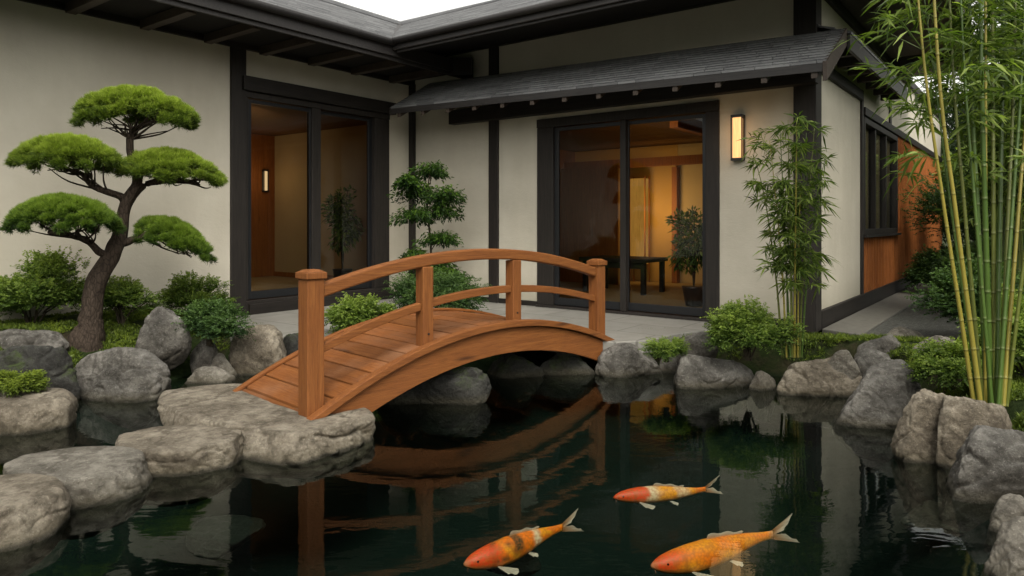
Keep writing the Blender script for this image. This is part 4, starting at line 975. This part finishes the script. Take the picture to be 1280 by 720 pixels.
far_tree(12.4, 18.5, 5.0, 4.5, 4, 'lower tree farthest back at the end of the side path')
for i, (px, pyb, yb, w_, h_) in enumerate([(1178, 368, 0, 0.9, 0.7), (1250, 368, 0, 2.6, 2.6)]):
    shrub('leafy_shrub', px, pyb, 0.0, w_, h_, ['low dark shrub at the far end of the cedar wall', 'tall dark shrub filling the gap beyond the path'][i], 'shrub_dark', 30+i, 12000, 0.06)

# tree belt added out of view behind the viewer: blocks front light, darkens reflections
n = 60000; g_ = np.random.default_rng(5); th = g_.uniform(math.radians(158), math.radians(372), n); rad = 11+2.5*g_.random(n)+1.2*np.sin(th*9)
x_ = np.cos(th)*rad; y_ = np.sin(th)*rad+1.0; hh_ = 4.2+1.0*np.sin(th*7)+0.8*np.sin(th*17+1); z_ = g_.random(n)*hh_
keep = ~((y_ > 3.5) & (x_ < 0)); x_ = x_[keep]; y_ = y_[keep]; z_ = z_[keep]; n = len(x_)
pos = np.stack([x_, y_, z_], 1); V, T = leaves(pos, unit(g_.normal(size=(n,3))), 0.42*(0.6+0.8*g_.random(n)), 0.26*(0.7+0.6*g_.random(n)), np.clip(0.3+0.2*g_.normal(size=n)+0.06*z_, 0, 1))
wd_ = mesh_np('unseen_tree_belt', V, 4, T, M['wood_far']); tag(wd_, 'dark leaf belt added out of view behind the viewer to darken reflections', 'wood', kind='stuff')

# moss and ground blades
def blades(name, label, regions, density, seed, mat='moss', hgt=0.035):
    g_ = np.random.default_rng(seed); r = random.Random(seed); pts = []
    for (pxa, pxb, pya, pyb) in regions:
        n_ = int((pxb-pxa)*(pyb-pya)*density)
        for _ in range(n_):
            a_, b_ = r.uniform(pxa, pxb), r.uniform(pya, pyb); z0 = 0.1 if a_ < 330 else -0.02
            p = P(a_, b_, z0); z = ground_z(p.x, p.y)
            if sdist(p.x, p.y) < 0.12: continue
            if noise.noise(Vector((p.x*2.2, p.y*2.2, 3.0))) < -0.18: continue
            if a_ > 400 and (Vector((p.x, p.y, 0))-H(0,0)).dot(Vector((0.604,0.797,0))) > 0.0 and (Vector((p.x,p.y,0))-H(0,0)).dot(Vector((0.797,-0.604,0))) < L+1.45: continue
            pts.append((p.x, p.y, z))
    pos = np.repeat(np.array(pts), 9, 0); n_ = len(pos); pos[:, :2] += g_.normal(size=(n_,2))*0.016; pos[:,2] += 0.012*g_.random(n_)
    d = unit(g_.normal(size=(n_,3))*0.6+np.array([0,0,1.0])); cl = np.array([noise.noise(Vector((p[0]*7, p[1]*7, 0))) for p in pts]); cl = np.repeat(cl, 9)
    V, T = leaves(pos, d, hgt*(0.5+g_.random(n_)), hgt*0.22*(0.7+0.6*g_.random(n_)), np.clip(0.45+0.45*cl+0.15*g_.normal(size=n_), 0, 1), 0.15)
    tag(mesh_np(name, V, 4, T, M[mat]), label, 'moss', kind='stuff')
blades('moss_carpet', 'green moss carpet on the left bank around the pine', [(-40,330,392,478)], 0.6, 1)
blades('moss_carpet', 'green moss and grass on the right bank between the rocks', [(795,1060,412,462),(1050,1360,385,470),(1150,1360,455,560)], 0.42, 2, hgt=0.04)

# ------------------------------------------------------------------ KOI
def koi(head, tail, label, paint, seed, bend=0.05, fat=1.0):
    head = Vector(head); tail = Vector(tail); ax = tail-head; Lk = ax.length
    root = bpy.data.objects.new('koi', None)
    prof = [(0.0,0.012,0.012),(0.02,0.045,0.04),(0.07,0.085,0.075),(0.14,0.115,0.10),(0.24,0.138,0.122),(0.36,0.145,0.125),(0.48,0.13,0.11),(0.60,0.102,0.083),(0.70,0.075,0.058),(0.78,0.053,0.036),(0.84,0.044,0.024),(0.87,0.046,0.014)]
    xs_ = np.linspace(0, 0.87, 54); hh = np.interp(xs_, [p[0] for p in prof], [p[1] for p in prof])*Lk*0.62*fat; ww = np.interp(xs_, [p[0] for p in prof], [p[2] for p in prof])*Lk*0.66*fat
    k3 = np.array([.25,.5,.25]); hh[1:-1] = np.convolve(hh, k3, 'same')[1:-1]; ww[1:-1] = np.convolve(ww, k3, 'same')[1:-1]
    def cen(x): return Vector((x*Lk, bend*Lk*math.sin((x-0.25)*3.6)*max(0, x), -0.01*math.sin(x*3)))
    m = MB(); S = 20; cols = []
    for i, x in enumerate(xs_):
        c_ = cen(x)
        for k in range(S):
            an = 2*math.pi*k/S; y = math.cos(an)*ww[i]; z = math.sin(an)*hh[i]*(1.0 if math.sin(an) > 0 else 0.85)
            m.v.append((c_.x, c_.y+y, c_.z+z)); cols.append(gill(paint(x, math.sin(an), k, seed), x, math.sin(an)))
    for i in range(len(xs_)-1):
        for k in range(S): m.f.append((i*S+k, i*S+(k+1) % S, (i+1)*S+(k+1) % S, (i+1)*S+k))
    m.f.append(tuple(range(S-1, -1, -1))); m.f.append(tuple((len(xs_)-1)*S+k for k in range(S)))
    me = bpy.data.meshes.new('koi'); me.from_pydata(m.v, [], m.f); at = me.color_attributes.new('paint', 'FLOAT_COLOR', 'POINT'); at.data.foreach_set('color', [q for c_ in cols for q in (*c_, 1)])
    me.polygons.foreach_set('use_smooth', [True]*len(me.polygons)); me.materials.append(M['koi'])
    root = link(bpy.data.objects.new('koi', me)); tag(root, label, 'fish', 'koi swimming in the pond')
    root.location = head; root.rotation_euler = (0, 0, math.atan2(ax.y, ax.x))
    def fin(name, pts_root, pts_tip, col0, col1, n=9, droopf=None):
        q = MB(); cc = []
        rt = [Vector(p) for p in pts_root]; tp = [Vector(p) for p in pts_tip]
        a_ = spline(rt, n//max(1, len(rt)-1)+1); b_ = spline(tp, n//max(1, len(tp)-1)+1); nn = min(len(a_), len(b_)); W_ = 5
        for i in range(nn):
            for j in range(W_+1):
                t = j/W_; p = a_[i].lerp(b_[i], t)+Vector((0, 0, 0.004*math.sin(i*1.3)*t)); q.v.append(tuple(p)); cc.append([col0[z]*(1-t)+col1[z]*t for z in range(3)])
        for i in range(nn-1):
            for j in range(W_): q.f.append((i*(W_+1)+j, i*(W_+1)+j+1, (i+1)*(W_+1)+j+1, (i+1)*(W_+1)+j))
        me = bpy.data.meshes.new(name); me.from_pydata(q.v, [], q.f); at = me.color_attributes.new('paint', 'FLOAT_COLOR', 'POINT'); at.data.foreach_set('color', [z for c_ in cc for z in (*c_, 1)])
        me.polygons.foreach_set('use_smooth', [True]*len(me.polygons)); me.materials.append(M['fin']); return link(bpy.data.objects.new(name, me), root)
    org = (0.6, 0.22, 0.05); wh = (0.75, 0.66, 0.56)
    ct = cen(0.86); h = hh[-1]
    e = cen(1.0)
    # forked tail: two lobes leaning apart
    for sgn in (1, -1):
        fin('tail_fin', [ct+Vector((0,0,-h*0.2*sgn)), ct+Vector((0.004*Lk,0,h*0.4*sgn)), ct+Vector((0,0,h*0.9*sgn))],
            [e+Vector((-0.045*Lk, 0.02*Lk, 0.010*Lk*sgn)), e+Vector((0.03*Lk, 0.03*Lk+0.02*Lk*sgn, 0.05*Lk*sgn)), e+Vector((0.065*Lk, 0.035*Lk+0.03*Lk*sgn, (0.075 if sgn > 0 else 0.075)*Lk*sgn))], org, wh)
    for sgn in (1, -1):
        i = 14; p = cen(0.21)+Vector((0, ww[i]*0.85*sgn, -hh[i]*0.45))
        fin('pectoral_fin', [p, p+Vector((0.015*Lk, 0, 0)), p+Vector((0.035*Lk, 0, -0.005))], [p+Vector((0.02*Lk, 0.10*Lk*sgn, -0.01)), p+Vector((0.085*Lk, 0.115*Lk*sgn, -0.014)), p+Vector((0.12*Lk, 0.07*Lk*sgn, -0.014))], org if False else wh, wh)
        p = cen(0.50)+Vector((0, 0.06*Lk*sgn*0.8, -0.045*Lk))
        fin('pelvic_fin', [p, p+Vector((0.012*Lk, 0, 0)), p+Vector((0.025*Lk, 0, 0))], [p+Vector((0.02*Lk, 0.045*Lk*sgn, -0.01)), p+Vector((0.055*Lk, 0.05*Lk*sgn, -0.012)), p+Vector((0.075*Lk, 0.02*Lk*sgn, -0.012))], wh, wh)
    xs2 = [0.36, 0.46, 0.56, 0.64]; rt = [cen(x)+Vector((0,0,float(np.interp(x, xs_, hh))*0.96)) for x in xs2]
    tp = [cen(x+0.03)+Vector((0, 0.012*Lk, float(np.interp(x, xs_, hh))+d_*Lk)) for x, d_ in zip(xs2, (0.020, 0.016, 0.009, 0.004))]
    fin('dorsal_fin', rt, tp, org, wh)
    for sgn in (1, -1):
        i = 5; p = cen(0.075)+Vector((0, float(np.interp(0.075, xs_, ww))*0.88*sgn, float(np.interp(0.075, xs_, hh))*0.38))
        me = bpy.data.meshes.new('eye'); bm = bmesh.new(); bmesh.ops.create_uvsphere(bm, u_segments=10, v_segments=8, radius=0.0055); bm.to_mesh(me); bm.free(); me.materials.append(M['eye'])
        eo = link(bpy.data.objects.new('eye', me), root); eo.location = p
        p2 = cen(0.015)+Vector((0.0, 0.014*sgn, -0.012)); b = MB(); b.tube([p2, p2+Vector((-0.006, 0.01*sgn, -0.012))], [0.002, 0.001], 5); b.build('barbel', M['koi'], root)
    return root
def nz_(x, s, k, seed, f=7): return noise.noise(Vector((x*f+seed*3.1, math.cos(2*math.pi*k/20)*1.1, s*1.1+seed)))
OR = (0.95, 0.20, 0.004); RD = (0.80, 0.055, 0.006); WH = (0.78, 0.62, 0.42); YE = (0.92, 0.36, 0.012); BK = (0.035, 0.03, 0.012); PK = (0.7, 0.3, 0.16)
def mixv(a, b, t): t = max(0, min(1, t)); return tuple(p*(1-t)+q*t for p, q in zip(a, b))
def gill(c, x, s): return mixv(c, (0.30, 0.07, 0.01), 0.55*sm(0.012, 0.003, abs(x-0.185+0.02*s*s))*sm(0.9, 0.5, abs(s)))
def belly(c, s): return mixv(c, (0.70, 0.40, 0.10), 0.8*sm(0.0, -0.9, s))
def paint1(x, s, k, sd):
    c = mixv(OR, YE, 0.5+nz_(x, s, k, sd)); c = mixv(RD, c, sm(0.05, 0.22, x+0.05*nz_(x, s, k, sd)))
    if x < 0.03: c = mixv(PK, c, x/0.03)
    return belly(mixv(c, WH, sm(0.82, 0.87, x)*0.5), s)
def paint2(x, s, k, sd):
    n_ = nz_(x, s, k, sd, 9); c = mixv(RD, OR, sm(0.2, 0.3, x)); c = mixv(c, YE, sm(0.0, 0.3, n_)*sm(.2,.3,x))
    c = mixv(c, WH, sm(0.06, 0.02, abs(x-0.60+0.04*n_))); 
    if s > -0.2: c = mixv(c, BK, sm(0.045, 0.02, abs(x-0.40+0.05*n_))*sm(-0.15, 0.15, s)); c = mixv(c, BK, sm(0.0, 0.12, nz_(x, s, k, sd+4, 11))*sm(0.10, 0.04, abs(x-0.27)))
    if x < 0.03: c = mixv(PK, c, x/0.03)
    return belly(c, s)
def paint3(x, s, k, sd):
    n_ = nz_(x, s, k, sd, 8); c = mixv(RD, WH, sm(0.27, 0.31, x+0.06*n_)); c = mixv(c, YE, sm(0.36, 0.46, x+0.05*n_)); c = mixv(c, WH, sm(0.10, 0.05, abs(x-0.63+0.05*n_))*0.8); c = mixv(c, OR, sm(0.72, 0.8, x))
    return belly(c, s)
kz = -0.425
koi(P(814, 708, kz), P(996, 668, kz), 'plain orange koi, the largest and rightmost of the three', paint1, 1, 0.085, 0.92)
koi(P(580, 706, kz), P(726, 656, kz), 'red-orange koi with black patches and a white band, leftmost of the three', paint2, 2, 0.08, 1.02)
koi(P(767, 622, kz), P(895, 607, kz), 'smaller koi with red head and pale yellow back, farthest from the viewer', paint3, 3, -0.05, 0.85)

# ------------------------------------------------------------------ SKY, SUN, CAMERA
wd = bpy.data.worlds.new('World'); SC.world = wd; wd.use_nodes = True; nt = wd.node_tree
bg = nt.nodes['Background']; sky = nt.nodes.new('ShaderNodeTexSky'); sky.sky_type = 'NISHITA'; sky.sun_disc = False
EL, AZ = math.radians(50), math.radians(170)
sky.sun_elevation = EL; sky.sun_rotation = AZ; sky.air_density = 1.0; sky.dust_density = 4.0; sky.ozone_density = 1.0
hs = N(nt, 'ShaderNodeHueSaturation', {'Saturation': 0.10, 'Value': 2.2, 'Color': sky.outputs[0]})
tcw = N(nt, 'ShaderNodeTexCoord'); cl = noi(nt, tcw.outputs['Generated'], 3.0, 5, 0.6)
mx = mixc(nt, 1.0, hs.outputs[0], ramp(nt, cl, [(0.3, (0.88,0.86,0.81)), (0.7, (1.12,1.08,0.98))]), 'MULTIPLY')
nt.links.new(mx, bg.inputs[0]); bg.inputs[1].default_value = 0.15
sd = bpy.data.lights.new('sun', 'SUN'); sd.energy = 1.2; sd.angle = math.radians(16); sd.color = (1.0, 0.92, 0.80)
so = bpy.data.objects.new('sun', sd); link(so)
dirv = Vector((math.sin(AZ)*math.cos(EL), math.cos(AZ)*math.cos(EL), math.sin(EL)))
so.rotation_euler = dirv.to_track_quat('Z', 'Y').to_euler(); so.location = (-4, -6, 12)
cd = bpy.data.cameras.new('camera'); cam = bpy.data.objects.new('camera', cd); link(cam)
cam.location = (0, 0, CH); cam.rotation_euler = (math.pi/2, 0, 0); cd.sensor_width = 36; cd.lens = F/1280*36; cd.shift_y = -(360-HZ)/1280; cd.clip_start = 0.05; cd.clip_end = 2000
SC.camera = cam
SC.view_settings.view_transform = 'Standard'; SC.view_settings.look = 'None'; SC.view_settings.exposure = 0
SC.render.engine = 'CYCLES'; SC.cycles.max_bounces = 8; SC.cycles.transparent_max_bounces = 16; SC.cycles.glossy_bounces = 4
